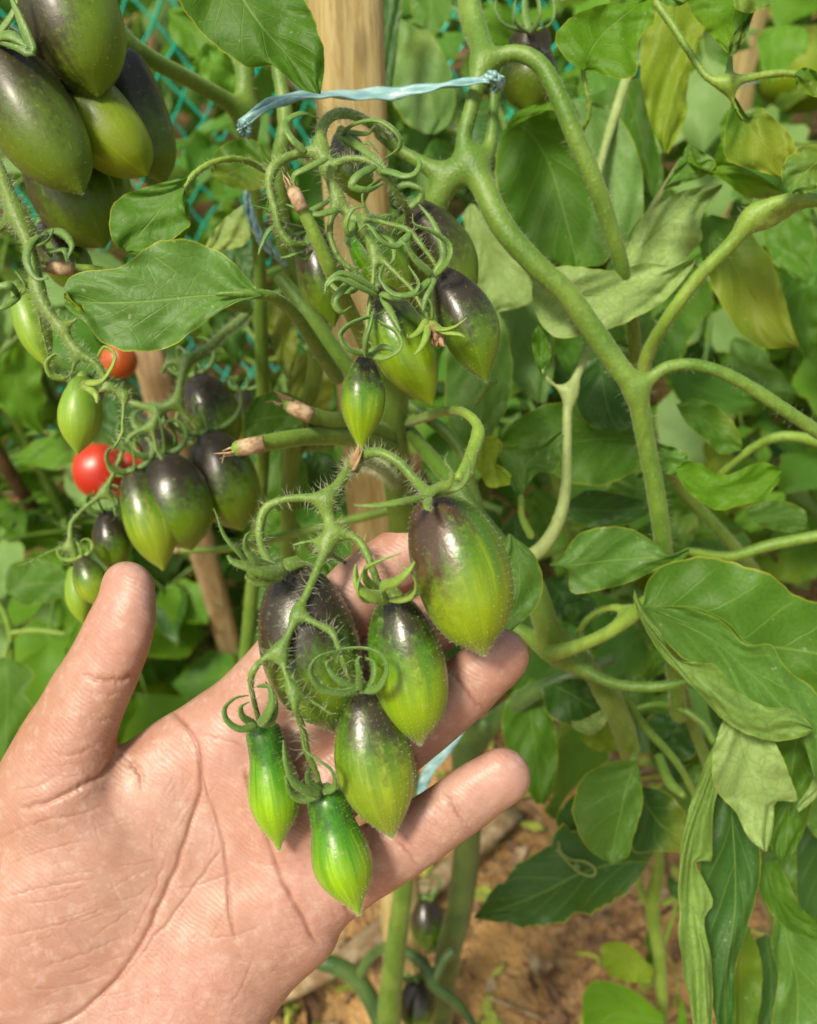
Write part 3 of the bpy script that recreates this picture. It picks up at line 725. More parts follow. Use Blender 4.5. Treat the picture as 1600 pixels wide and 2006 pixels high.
# ------------------------------------------------------------------ ground, stakes, net, plants behind
def hnoise(x, y, s):
    v = 0; a = 1.0
    for k in range(4):
        v = v+a*np.sin(x*s*1.7+1.3*np.sin(y*s*1.1+k)+k*2.1)*np.sin(y*s*1.9+1.7*np.sin(x*s*.9+k*1.7)+k); s *= 2.13; a *= .52
    return v
def soil_mat():
    m = NT('soil'); ob = m.obj()
    a = m.noise(9, ob, 5, .6); b_ = m.noise(60, ob, 4, .7); vo = m.n('TexVoronoi', out='Distance', Vector=ob, Scale=55.0); vo2 = m.n('TexVoronoi', out='Distance', Vector=ob, Scale=170.0)
    c = m.mix(m.sstep(a, .38, .62), (.50, .29, .10), (.28, .155, .065))
    c = m.mix(m.math('MULTIPLY', m.sstep(b_, .45, .62), .5), c, (.48, .32, .15))
    c = m.mix(m.math('MULTIPLY', m.sstep(m.noise(17, ob, 4, .7), .52, .62), .75), c, (.12, .062, .030))  # dark noise patches: shadow blotches painted into the soil colour
    hgt = m.math('ADD', m.math('MULTIPLY', vo, -.6), m.math('ADD', m.math('MULTIPLY', vo2, -.3), b_))
    return m.out(m.n('BsdfPrincipled', Base_Color=c, Roughness=.95, Normal=m.bump(hgt, .012, .9)))
M['soil'] = soil_mat()
def build_ground():
    xs = np.concatenate([-np.geomspace(40, 1.6, 16), np.linspace(-1.5, 1.5, 190), np.geomspace(1.6, 40, 16)])
    ys = np.concatenate([-np.geomspace(20, .5, 8), np.linspace(-.4, 2.6, 190), np.geomspace(2.7, 60, 20)])
    X, Y = np.meshgrid(xs, ys, indexing='ij')
    near = np.exp(-((X/2.0)**4))*np.exp(-(((Y-1)/2.2)**4))
    Z = (hnoise(X, Y, 7)*.010 + np.abs(hnoise(X+3, Y, 26))*.008)*near - .012
    n, k = X.shape; V = np.stack([X, Y, Z], -1).reshape(-1, 3)
    Fc = [[i*k+j, (i+1)*k+j, (i+1)*k+j+1, i*k+j+1] for i in range(n-1) for j in range(k-1)]
    mb = MB(); mb.add(V, Fc); o = mb.build('ground', M['soil'], origin=(0, 0, 0), kind='structure', label='bare reddish brown garden soil between the rows')
build_ground()
# clods, dry stalks and fallen leaf scraps lying on the soil
rs = np.random.RandomState(21)
def gz(x, y):
    x = np.float64(x); y = np.float64(y)
    return float((hnoise(x, y, 7)*.010 + np.abs(hnoise(x+3, y, 26))*.008)*np.exp(-((x/2.0)**4))*np.exp(-(((y-1)/2.2)**4)) - .012)
mb = MB()
for i in range(1500):
    x = rs.uniform(-1.3, 1.3); y = rs.uniform(.2, 2.4); r = rs.gamma(2, .0035)+.002; z = gz(x, y)
    th = np.linspace(0, 2*pi, 6, endpoint=False)
    V = [(x, y, z+r*.9)]
    for kk, (rr, zz) in enumerate([(r*.8, r*.55), (r, 0)]):
        for t in th: q = rr*rs.uniform(.7, 1.2); V.append((x+cos(t+kk)*q, y+sin(t+kk)*q, z+zz*rs.uniform(.7, 1.2)))
    Fc = [[0, 1+j, 1+(j+1) % 6] for j in range(6)]+[[1+j, 7+j, 7+(j+1) % 6, 1+(j+1) % 6] for j in range(6)]
    mb.add(np.array(V), Fc)
mb.build('soil_clods', M['soil'], origin=(0, 0, 0), smooth=False, kind='stuff', label='loose crumbs and clods of brown soil', category='soil clods')
M['litter'] = plain_mat('straw_litter', (.42, .33, .20), .8, (.24, .15, .07), 80)
M['litter2'] = plain_mat('brown_litter', (.20, .11, .05), .8, (.12, .06, .03), 80)
M['litter3'] = plain_mat('yellow_litter', (.38, .42, .06), .7, (.22, .30, .04), 80)
mb = MB()
for i in range(900):
    x = rs.uniform(-1.1, 1.2); y = rs.uniform(.25, 2.3); z = gz(x, y)+.004; a = rs.uniform(0, pi); L = rs.uniform(.02, .13)
    P = np.array([(x+cos(a)*L*t+.01*sin(3*t+i), y+sin(a)*L*t, z+.006*sin(pi*t)) for t in np.linspace(0, 1, 6)])
    mb.tube(P, rs.uniform(.0006, .0025), 5, mat=rs.choice([0, 0, 1, 1, 2]))
for i in range(900):
    x = rs.uniform(-1.2, 1.3); y = rs.uniform(.25, 2.4)
    mini_leaf(mb, np.array([x, y, gz(x, y)+.008]), np.array([rs.normal(), rs.normal(), .1]), np.array([rs.normal()*.5, rs.normal()*.5, 1]), rs.uniform(.015, .06), rs.uniform(.01, .03), rs.choice([0, 1, 2, 2]), 6, 5, droop=.2, rs=rs, lob=.3)
mb.build('plant_litter', [M['litter'], M['litter2'], M['litter3']], origin=(0, 0, 0), kind='stuff', label='dry stalks and withered leaf scraps scattered on the soil', category='plant litter')
mb = MB()
for i in range(800):
    x = rs.uniform(-.15, .65); y = rs.uniform(.28, 1.25); z = gz(x, y)+.004; a = rs.uniform(0, pi); L = rs.gamma(2, .018)
    if i % 2:
        P = np.array([(x+cos(a)*L*t+.3*L*sin(3*t+i), y+sin(a)*L*t, z+.008*sin(pi*t)) for t in np.linspace(0, 1, 6)]); mb.tube(P, rs.uniform(.0006, .0022), 5, mat=rs.choice([0, 0, 1, 2]))
    else: mini_leaf(mb, np.array([x, y, z+.004]), np.array([rs.normal(), rs.normal(), .2]), np.array([rs.normal()*.6, rs.normal()*.6, 1]), rs.uniform(.012, .045), rs.uniform(.008, .022), rs.choice([0, 1, 2, 2]), 6, 5, droop=.3, rs=rs, lob=.35)
mb.build('straw_litter', [M['litter'], M['litter2'], M['litter3']], origin=(0, 0, 0), kind='stuff', label='straw and crumpled leaf bits strewn over the soil below the hand', category='straw litter')
# low weeds
mb = MB()
for i in range(300):
    x, y = (rs.uniform(-1.1, -.05), rs.uniform(.55, 1.9)) if i < 200 else (rs.uniform(.0, 1.2), rs.uniform(.35, 1.9))
    for k in range(rs.randint(3, 6)):
        a = rs.uniform(0, 2*pi); mini_leaf(mb, np.array([x, y, gz(x, y)+.004]), np.array([cos(a), sin(a), rs.uniform(.3, 1.2)]), np.array([0, 0, 1.]), rs.uniform(.015, .045), rs.uniform(.006, .020), rs.randint(2), 6, 5, droop=.9, rs=rs)
mb.build('weeds', [M['leaf_top'], M['leaf_bright']], origin=(0, 0, 0), kind='stuff', label='small green weeds growing low on the soil', category='weeds')

# wooden stakes
def stake(label, pts, wd, mat, cap=True, sides=14, taper=1.0):
    """pts: two or three world points bottom -> top"""
    P = cr(np.array(pts), 14); rs = np.random.RandomState(int(wd*1e5))
    P[1:-1] += rs.normal(0, wd*.02, P[1:-1].shape)
    mb = MB(); mb.tube(P, wd/2*np.linspace(1, taper, 14)*(1+rs.normal(0, .012, 14)), 24, .9, up=(0.15, -1, 0))
    V = mb.v[0].reshape(14, 24, 3); a = np.linspace(0, 2*pi, 24, endpoint=False)+.15; se = (np.abs(np.cos(a))**5+np.abs(np.sin(a))**5)**(-.2)
    se = se*(1-.035*(rs.rand(24) > .8)); c0 = V.mean(1, keepdims=True); V[:] = c0+(V-c0)*(se/se.mean()*.97)[None, :, None]
    return mb.build('wooden_stake', mat, label=label, category='stake', group='wooden stakes holding up the tomato rows')
def line_to_ground(px, py, d, px2, py2, d2):
    a = W(px, py, d); b = W(px2, py2, d2); t = (a[2]+.05)/(a[2]-b[2]); return [a+(b-a)*t, a]
def up_stake(label, px1, py1, d1, px2, py2, d2, wd, mat, ext=.0):
    a = W(px1, py1, d1); b = W(px2, py2, d2); t = (a[2]+.05)/(a[2]-b[2]); bot = a+(b-a)*t; top = a+(a-b)*ext
    return stake(label, [bot, top], wd, mat)
up_stake('thick pale peeled wooden stake standing behind the tied tomato stem, top of the frame', 676, 0, .335, 735, 1000, .455, .0300, M['wood'], .35)
up_stake('thin leaning wooden stake behind the lower left tomato cluster, above the thumb', 290, 700, .62, 440, 1230, .86, .0265, M['wood_dull'], .1)
up_stake('weathered wooden stake behind the right plants, near the upper right corner', 1475, 20, 1.02, 1335, 900, 1.42, .031, M['wood'], .1)
up_stake('slim wooden stake far back below the green net', 300, 60, 1.9, 310, 300, 2.1, .03, M['wood_dull'], .1)
# tan stalk lying low
def path_px(pts, wd):  return cr(np.array([W(x, y, d) for x, y, d in pts]), 16)
mb = MB()
mb.tube(path_px([(330, 1900+120, .74), (640, 1900, .78), (860, 1720, .86), (1010, 1590, .93)], 0), .0105, 10, .7)
mb.build('dry_stalk', M['litter'], label='pale dry stalk lying on the soil below the little finger', category='dry stalk')
mb = MB()
mb.tube(path_px([(-20, 860, .8), (40, 960, .85), (90, 1030, .92), (130, 1080, 1.0)], 0), .0075, 8, .9)
mb.build('dry_stalk', M['litter2'], label='dark brown withered stalk leaning at the left edge', category='dry stalk')
mb = MB(); mb.tube(path_px([(280, 1295, .98), (340, 1302, 1.0), (400, 1310, 1.0)], 0), .007, 8, .9)
mb.build('dry_stalk', M['litter'], label='short tan stick on the soil between thumb and palm', category='dry stalk')
# a rounded clay-coloured stone between thumb and stake
V, Fc, *_ = fruit_mesh(W(330, 1130, 1.10), W(345, 1300, 1.02), .036, 'round', lob=.1, seed=3)  # a rounded lump of soil
mb = MB(); mb.add(V, Fc); mb.build('clod', plain_mat('clay_clod', (.24, .17, .10), .9, (.15, .10, .05), 50, .003), label='rounded brown stone on the soil behind the thumb tip', category='clod')

# green plastic net behind the left side
def build_net():
    m = NT('net_green'); p = m.n('BsdfPrincipled', Base_Color=(.015, .50, .34, 1), Roughness=.4); M['net'] = m.out(p)
    mb = MB(); x0, x1, z1, c = -1.75, .35, 1.12, .042
    y = lambda x, z: 1.28 + .10*x + .018*sin(z*9+x*5) + .012*sin(x*17)
    def strand(x, z, dx):
        P = []
        while z <= z1 and x0 <= x <= x1: P.append((x+.003*sin(z*60), y(x, z), z)); x += dx*c*.25; z += c*.36
        if len(P) > 3: mb.tube(np.array(P), .0030, 4, .6)
    for k in range(int((x1-x0)/c)+1): strand(x0+k*c, .0, 1); strand(x0+k*c, .0, -1)
    for k in range(1, int(z1/(c*1.44))+1): strand(x0, k*c*1.44, 1); strand(x1, k*c*1.44, -1)
    for z in (0.0, z1): mb.tube(np.array([(x, y(x, z), z) for x in np.linspace(x0, x1, 60)]), .003, 5)
    mb.build('net_fence', M['net'], label='bright teal green plastic mesh net strung behind the left plants', category='net fence')
build_net()

# plants behind: each one its own stem and foliage
def bg_plant(x, y, ht, seed, label, nleaf=26, tint=('leaf_top', 'leaf_bright', 'leaf_under'), L=.20, group='tomato plants in the rows behind', nu=7, nv=5, zmin=.15, spread=1.0):
    rs = np.random.RandomState(seed); h = thing('tomato_plant', label, 'tomato plant', (x, y, 0), group)
    P = cr(np.array([(x, y, -.02), (x+rs.normal(0, .02), y+rs.normal(0, .02), ht*.5), (x+rs.normal(0, .04), y+rs.normal(0, .04), ht)]), 12)
    mb = MB(); mb.tube(P, np.linspace(.008, .003, 12), 7); mb.build('stem', M['stem'], h)
    mb = MB(); mats = [M[t] for t in tint]+[M['stem']]
    for i in range(nleaf):
        z = zmin+(ht-zmin)*(i+rs.rand())/nleaf; b = np.array([np.interp(z, P[:, 2], P[:, 0]), np.interp(z, P[:, 2], P[:, 1]), z])
        a = rs.uniform(0, 2*pi); compound_leaf(mb, b, np.array([cos(a), sin(a), rs.uniform(.1, .9)]), L*rs.uniform(.7, 1.25)*spread, rs, mats=(0, 0, 1, 1, 2), stem=3, n=5, nu=nu, nv=nv, size=1.05)
    mb.build('foliage', mats, h); return h
descr = ['bushy', 'thin', 'tall', 'drooping', 'leafy', 'ragged']
places = []
# close row directly behind the net and on the right
spec = [(-.62, 1.52, 1.15, 'pale green tomato plant against the net at the far left'), (-.30, 1.60, 1.2, 'bright leafy tomato plant showing through the net left of the stake'),
        (.03, 1.55, 1.2, 'tall tomato plant behind the thick stake'), (.34, 1.35, 1.15, 'bushy tomato plant behind the forked stem'),
        (.62, 1.30, 1.1, 'soft green tomato plant behind the upper right leaves'), (.95, 1.6, 1.2, 'pale tomato plant at the far upper right'),
        (-.66, 1.0, .60, 'low light green tomato plant at the left edge, beside the dark withered stalk'), (-1.0, 1.35, 1.1, 'loose tomato plant outside the left edge'), (1.3, 1.5, 1.15, 'tomato plant beyond the right edge'),
        (.66, .98, .52, 'short tomato plant behind the arching petiole on the right'), (-.80, 1.22, .60, 'spreading tomato plant in front of the net at the left')]
for i, (x, y, ht, lb) in enumerate(spec):
    bg_plant(x, y, ht, 100+i, lb, nleaf=34 if ht > 1 else 20, tint=('bg_mid', 'bg_light', 'bg_pale') if i % 2 == 0 else ('bg_light', 'bg_pale', 'bg_mid'), L=.20 if ht > 1 else .15)
near = [(1450, 560, .75, 'mid green plant behind the dark hanging leaf at the right edge', 1), (1330, 640, .82, 'soft pale plant behind the arching right branch', 0), (1560, 760, .95, 'yellowing plant standing on the soil at the right edge', 2),
        (905, 640, .80, 'shaded plant between the middle cluster and the forked stem', 1), (560, 720, .78, 'shaded plant behind the thin upright stems left of the stake', 1), (70, 800, .78, 'pale bright plant behind the narrow tomato at the left edge', 0),
        (20, 540, .82, 'light plant filling the left edge beside the hairy stalk', 0), (640, 420, .95, 'dark plant hidden behind the middle cluster', 1),
        (1150, 1010, .74, 'shaded low plant behind the thin upright petiole', 1), (50, 1230, .86, 'low bright leafy plant left of the thumb', 2), (360, 1360, 1.02, 'small weed-like plant on the soil between thumb and index finger', 2), (500, 960, .88, 'shaded plant behind the lower left cluster', 1),
        (850, 180, .85, 'plant behind the stem fork just above the blue ribbon', 0), (1010, 300, .78, 'dark plant behind the big hanging leaf', 1), (1310, 230, .85, 'plant behind the long yellow-green leaf', 0), (1530, 330, .85, 'soft plant below the large round green tomato', 0), (180, 1120, .92, 'low plant below the red tomatoes', 0)]
for i, (px, py, d_, lb, t_) in enumerate(near):
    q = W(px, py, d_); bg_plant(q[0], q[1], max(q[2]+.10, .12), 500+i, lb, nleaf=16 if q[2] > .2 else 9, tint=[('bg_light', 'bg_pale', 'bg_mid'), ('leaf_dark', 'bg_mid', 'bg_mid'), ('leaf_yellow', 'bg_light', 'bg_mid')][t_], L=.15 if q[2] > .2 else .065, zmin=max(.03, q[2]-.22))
# far rows share two foliage meshes
def dup(src, x, y, rz, s, label):
    r = src.copy(); COL.objects.link(r); r.location = (x, y, 0); r.rotation_euler = (0, 0, rz); r.scale = (s, s, s); r['label'] = label
    for ch in src.children: c = ch.copy(); COL.objects.link(c); c.parent = r
    return r
far = [PARENT[bg_plant(-.9, 2.3, 1.25, 300+i, 'far tomato plant', nleaf=38, tint=t, L=.24, nu=6, nv=5)['_k']] for i, t in enumerate([('bg_light', 'bg_pale', 'bg_mid'), ('bg_mid', 'bg_light', 'bg_light')])]
k = 0; rs = np.random.RandomState(5)
rows = [2.15, 2.9, 3.8, 5.0, 6.6]
rown = ['second', 'third', 'fourth', 'fifth', 'last']
for r_, y in enumerate(rows):
    n = 7
    for i in range(n):
        x = (i-(n-1)/2)*(.42+.22*r_)+rs.normal(0, .05)
        side = ['far left', 'left', 'left of the stake', 'middle', 'right of the stake', 'right', 'far right'][i]
        lb = 'blurred tomato plant in the %s row back, %s' % (rown[r_], side)
        if k < 2: o = far[k]; o.location = (x, y, 0); o['label'] = lb
        else: dup(far[k % 2], x, y+rs.normal(0, .06), rs.uniform(0, 6.3), rs.uniform(.9, 1.25)*(1+.12*r_), lb)
        k += 1
# ------------------------------------------------------------------ the plant tied to the stake
MAIN = thing('tomato_plant', 'hairy tomato plant tied to the thick stake, its forked green stem running down the right', 'tomato plant', W(775, 2640, .64))
stem_part(MAIN, 'stem', [
    [(775, 2640, .64, 39), (768, 2300, .60, 43), (762, 2006, .555, 47), (772, 1880, .53, 43), (790, 1730, .50, 39), (800, 1500, .46, 45), (790, 1200, .42, 50), (785, 1000, .385, 55), (768, 850, .36, 62), (778, 720, .34, 60), (806, 560, .315, 57), (840, 440, .295, 55), (868, 365, .288, 54), (922, 318, .285, 50)],
    [(918, 325, .285, 47), (908, 275, .284, 35), (922, 215, .283, 33), (936, 160, .283, 37), (945, 120, .284, 49), (938, 60, .288, 38), (925, 10, .292, 39), (915, -80, .30, 41)],
    [(935, 325, .286, 43), (958, 292, .286, 29), (967, 210, .287, 26), (966, 150, .288, 26), (940, 100, .290, 27), (915, 50, .292, 26), (905, -60, .30, 26)],
    [(925, 322, .285, 50), (948, 370, .283, 50), (985, 445, .282, 49), (1050, 520, .283, 47), (1110, 575, .285, 47), (1160, 645, .288, 47), (1205, 710, .290, 45), (1245, 768, .292, 45), (1262, 850, .298, 39), (1282, 950, .305, 38), (1298, 1060, .315, 37), (1310, 1200, .34, 35), (1330, 1400, .38, 35)],
    [(880, 345, .288, 43), (845, 330, .287, 35), (805, 308, .287, 29), (775, 290, .287, 27), (740, 262, .282, 23)],
    [(945, 125, .284, 39), (985, 108, .282, 35), (1020, 105, .280, 35), (1060, 128, .279, 37), (1092, 185, .279, 38), (1125, 265, .281, 39), (1160, 345, .285, 39), (1190, 430, .292, 37), (1218, 525, .302, 33), (1240, 640, .325, 29), (1248, 760, .345, 27), (1275, 860, .36, 26), (1330, 950, .40, 24), (1420, 1050, .42, 24), (1480, 1120, .44, 23)],
    [(1245, 768, .292, 35), (1270, 745, .290, 29), (1310, 718, .289, 27), (1370, 716, .288, 27), (1440, 742, .288, 29), (1510, 785, .290, 29), (1570, 825, .292, 29), (1680, 900, .30, 29)],
], 'stem', .0013, hair=11000, hl=.0030, hw=.00005, k=.0036, it=3)
stem_part(MAIN, 'branch', [
    [(1252, 775, .325, 26), (1266, 700, .315, 29), (1310, 620, .300, 27), (1370, 540, .292, 29), (1430, 480, .286, 31), (1470, 430, .282, 33), (1520, 398, .278, 31), (1600, 392, .275, 29), (1700, 410, .27, 29)],
    [(1475, 425, .282, 29), (1500, 440, .283, 19), (1535, 425, .282, 14), (1560, 402, .280, 10)]], 'stem_bright', .0013, hair=500, hl=.0025, k=.006)
stem_part(MAIN, 'branch', [
    [(790, 830, .37, 29), (830, 880, .345, 31), (890, 950, .325, 35), (950, 1030, .32, 37), (1010, 1100, .325, 35), (1050, 1165, .33, 35), (1080, 1235, .335, 35), (1130, 1290, .345, 38), (1185, 1350, .36, 38), (1225, 1420, .375, 29), (1245, 1470, .38, 19)],
    [(1040, 1145, .33, 29), (1090, 1270, .34, 26), (1190, 1335, .335, 23), (1290, 1345, .33, 23), (1380, 1325, .325, 21)],
    [(1135, 1290, .345, 26), (1090, 1270, .34, 26)],
    [(930, 1190, .36, 26), (1000, 1225, .35, 29), (1060, 1262, .343, 29), (1100, 1280, .342, 27)],
    [(1185, 1350, .36, 29), (1215, 1440, .38, 23), (1240, 1560, .40, 19)]], 'stem', .0014, hair=500, hl=.0028, k=.008)
stem_part(MAIN, 'branch', [[(1075, 1280, .33, 35), (1120, 1270, .325, 29), (1190, 1240, .317, 27), (1245, 1200, .310, 31), (1270, 1180, .305, 35)],
                           [(1130, 1240, .34, 14), (1160, 1205, .33, 16), (1200, 1190, .32, 16), (1240, 1195, .315, 17)]], 'stem_bright', .0013, hair=300, k=.006, hl=.002)
stem_part(MAIN, 'petiole', [[(1010, 1100, .33, 31), (1055, 1080, .325, 31), (1090, 1030, .32, 28), (1108, 960, .317, 24), (1110, 880, .315, 22), (1112, 800, .314, 22), (1125, 750, .314, 20), (1150, 690, .316, 18), (1160, 650, .32, 17)],
                            [(1118, 770, .314, 19), (1088, 756, .312, 12), (1068, 738, .311, 11), (1063, 722, .310, 10)]], 'stem_pale', .0011, hair=160, k=.005, hl=.0016)
stem_part(MAIN, 'petiole', [[(1350, 1080, .36, 18), (1430, 1090, .35, 22), (1500, 1070, .345, 24), (1600, 1050, .34, 24), (1680, 1035, .335, 24)]], 'stem_bright', .0012, hair=120, hl=.002)
stem_part(MAIN, 'petiole', [[(1410, 930, .37, 17), (1470, 880, .36, 18), (1530, 855, .352, 22), (1600, 865, .35, 24), (1660, 900, .35, 24)]], 'stem_bright', .0012, hair=80, hl=.002)
stem_part(MAIN, 'petiole', [[(1285, 5, .285, 18), (1320, 55, .283, 17), (1355, 110, .281, 17), (1385, 150, .280, 18), (1420, 164, .279, 20), (1470, 152, .279, 18), (1530, 143, .278, 17), (1580, 150, .277, 15), (1650, 170, .275, 13)],
                            [(1424, 162, .279, 15), (1430, 120, .281, 14), (1428, 80, .283, 9)], [(1426, 165, .279, 13), (1438, 205, .281, 11), (1460, 240, .283, 7)]], 'stem_bright', .0010, hair=200, k=.004, hl=.0018)
stem_part(MAIN, 'petiole', [[(1140, 136, .272, 13), (1148, 175, .273, 13), (1155, 220, .276, 12), (1143, 250, .281, 13), (1138, 268, .285, 15)]], 'stem_bright', .0009, hair=90, hl=.0015)
stem_part(MAIN, 'petiole', [[(1235, 560, .34, 13), (1255, 480, .335, 15), (1270, 420, .33, 14), (1300, 370, .325, 15), (1330, 320, .32, 13), (1350, 290, .315, 11)]], 'stem_pale', .0010, hair=80, hl=.0015)
stem_part(MAIN, 'petiole', [[(1170, 345, .36, 17), (1190, 270, .37, 20), (1215, 190, .38, 22), (1235, 120, .39, 24), (1240, 30, .40, 24)]], 'stem_pale', .0014)
# cut stubs with brown dry ends
def stub(limb, cutr, mat='stem_bright', brown=.10, label=None):
    o = stem_part(MAIN, 'cut_petiole', [limb], mat, .0009, hair=140, hl=.0014)
    if label: o['label'] = label
    l = np.array(limb, float); a = l[0]; b = l[1]; dr = (a-b)[:2]; dr /= np.linalg.norm(dr)
    A = W(a[0], a[1], a[2]); B = W(a[0]-dr[0]*cutr*1.6, a[1]-dr[1]*cutr*1.6, a[2]); r = cutr/2*a[2]/F
    mb = MB(); rs = np.random.RandomState(int(a[0])); x = A+(A-B)/np.linalg.norm(A-B)*r*.6
    mb.tube(np.array([B, (A+B)/2, A, x]), [r*1.03, r*1.10, r*1.02, r*.45], 11)
    for k in range(6):
        q = x+rs.normal(0, r*.5, 3); mb.tube(np.array([q-(A-B)*.2, q+(A-B)*.25, q+(A-B)*.5+rs.normal(0, r*.3, 3)]), [r*.25, r*.16, r*.04], 4)
    mb.build('dry_cut_end', M['cut'], sub(o, MAIN))
stub([(468, 878, .268, 34), (520, 868, .275, 35), (600, 856, .29, 35), (690, 858, .32, 36), (760, 880, .355, 40)], 31, label='long cut leaf stalk with a ragged dry end')
stub([(568, 794, .285, 30), (595, 808, .29, 32), (640, 822, .30, 34), (690, 826, .32, 34), (760, 850, .355, 38)], 30, label='short cut leaf stalk with a round pale end')
stub([(574, 374, .236, 25), (600, 425, .238, 27), (628, 485, .242, 30), (655, 545, .25, 31), (690, 620, .28, 31), (740, 720, .33, 31)], 26, label='ridged cut stalk standing up in front of the middle cluster')
stub([(100, 524, .262, 24), (140, 528, .266, 24), (200, 534, .27, 26), (300, 560, .28, 28), (480, 600, .33, 28)], 27, label='cut stalk with a split brown end behind the big left leaf')
stub([(330, 1078, .40, 15), (380, 1078, .40, 15), (450, 1074, .40, 16), (560, 1050, .40, 18), (760, 1000, .40, 20)], 14, label='thin cut stalk with a reddish tip')
# front truss held over the palm
T = .198
stem_part(MAIN, 'truss_stalk', [
    [(785, 960, .385, 19), (755, 925, .33, 21), (725, 905, .27, 23), (700, 905, .222, 23), (680, 925, .205, 23), (662, 950, .2, 24), (640, 975, .198, 26), (642, 1010, .198, 25), (652, 1045, .197, 25), (628, 1100, .194, 21), (602, 1160, .190, 19), (580, 1205, .188, 19), (562, 1250, .186, 18), (548, 1275, .186, 18)],
    [(690, 915, .21, 21), (708, 895, .205, 23), (740, 886, .202, 22), (780, 905, .200, 21), (812, 940, .198, 21), (838, 966, .193, 25)],
    [(640, 980, .198, 25), (595, 975, .198, 19), (545, 982, .198, 19), (518, 1000, .198, 21), (508, 1035, .197, 19), (512, 1075, .194, 18), (532, 1108, .191, 21)],
    [(652, 1045, .197, 23), (690, 1050, .197, 18), (712, 1072, .196, 19), (728, 1110, .194, 18), (744, 1152, .196, 18)],
    [(583, 1200, .188, 16), (620, 1222, .186, 16), (648, 1236, .184, 19), (660, 1260, .183, 16), (674, 1300, .184, 16), (694, 1342, .190, 16)],
    [(548, 1275, .186, 18), (515, 1292, .185, 16), (494, 1318, .184, 18), (492, 1350, .190, 15), (500, 1385, .195, 15), (506, 1410, .198, 15)],
    [(550, 1278, .186, 14), (560, 1320, .184, 15), (572, 1355, .183, 16), (578, 1390, .182, 16), (592, 1425, .187, 18), (600, 1470, .190, 17), (616, 1505, .192, 15), (628, 1540, .194, 14)],
    [(574, 1352, .183, 14), (610, 1372, .184, 11), (650, 1400, .184, 11)],
    [(632, 1060, .196, 14), (600, 1062, .198, 11), (576, 1068, .199, 10)],
    [(640, 1080, .197, 12), (680, 1105, .21, 11), (720, 1130, .225, 10)]],
    'truss', .00068, hair=4200, hl=.0034, hw=.000075, k=.0030, it=3)
stem_part(MAIN, 'truss_stalk', [[(795, 830, .36, 18), (830, 818, .31, 20), (870, 806, .27, 20), (908, 808, .25, 20), (936, 835, .242, 22), (934, 870, .238, 22), (915, 905, .232, 22), (898, 935, .228, 20)],
                                [(934, 850, .24, 14), (922, 890, .236, 13), (925, 925, .232, 12), (905, 955, .23, 10)]], 'sepal_bright', .00085, hair=260, hl=.0016, k=.003)
# middle truss
stem_part(MAIN, 'truss_stalk', [
    [(760, 275, .286, 25), (735, 250, .276, 21), (700, 228, .265, 21), (665, 222, .256, 23), (640, 235, .25, 23), (628, 262, .247, 25), (632, 300, .246, 28), (645, 345, .245, 23), (660, 385, .245, 21), (690, 425, .245, 18), (715, 460, .245, 16), (735, 490, .244, 14), (770, 530, .242, 13), (805, 565, .24, 12), (825, 600, .238, 12), (842, 625, .236, 16)],
    [(628, 298, .246, 23), (590, 300, .245, 21), (555, 312, .244, 21), (532, 335, .243, 25), (528, 370, .243, 19), (540, 415, .243, 18), (548, 450, .244, 18), (570, 478, .245, 19), (595, 480, .248, 18)],
    [(642, 330, .245, 21), (680, 312, .242, 18), (720, 315, .241, 18), (750, 340, .241, 18), (775, 375, .244, 16), (790, 405, .248, 14)],
    [(660, 385, .245, 18), (650, 425, .244, 16), (646, 460, .244, 16), (660, 500, .244, 15), (685, 525, .245, 14), (705, 540, .247, 12)],
    [(715, 425, .245, 14), (760, 438, .241, 14), (800, 452, .239, 16), (825, 480, .238, 14), (848, 512, .238, 12), (862, 535, .238, 12)],
    [(730, 488, .244, 16), (732, 530, .242, 14), (726, 580, .240, 13), (720, 625, .239, 13), (716, 668, .238, 14)],
    [(690, 430, .245, 14), (700, 455, .246, 14), (728, 500, .25, 14), (745, 560, .255, 12)]],
    'truss', .00080, hair=3000, hl=.0034, hw=.00008, k=.0032, it=3)
for pts, w_ in [([(600, 300, .238), (570, 270, .236), (560, 240, .238), (590, 222, .24), (625, 232, .243)], 12), ([(640, 310, .24), (600, 330, .236), (575, 345, .236), (580, 375, .238), (610, 372, .24)], 12),
                ([(735, 325, .236), (700, 345, .233), (690, 365, .233), (720, 372, .234), (750, 360, .236)], 14), ([(660, 410, .24), (620, 420, .238), (590, 410, .24), (560, 400, .242)], 12),
                ([(700, 540, .24), (672, 565, .236), (655, 590, .235), (668, 612, .236), (690, 600, .238)], 13), ([(805, 456, .238), (775, 482, .236), (745, 470, .233), (720, 440, .233), (700, 455, .234)], 12),
                ([(706, 540, .246), (690, 568, .242), (662, 568, .241), (640, 545, .243)], 14), ([(745, 334, .240), (768, 338, .238), (790, 345, .236), (812, 340, .236), (822, 318, .238), (808, 300, .24)], 12), ([(692, 432, .243), (684, 462, .24), (676, 440, .237), (690, 410, .236), (715, 405, .237)], 12)]:
    sm = MB(); ribbon(sm, pts, w_); sm.build('sepal', M['sepal'], MAIN)
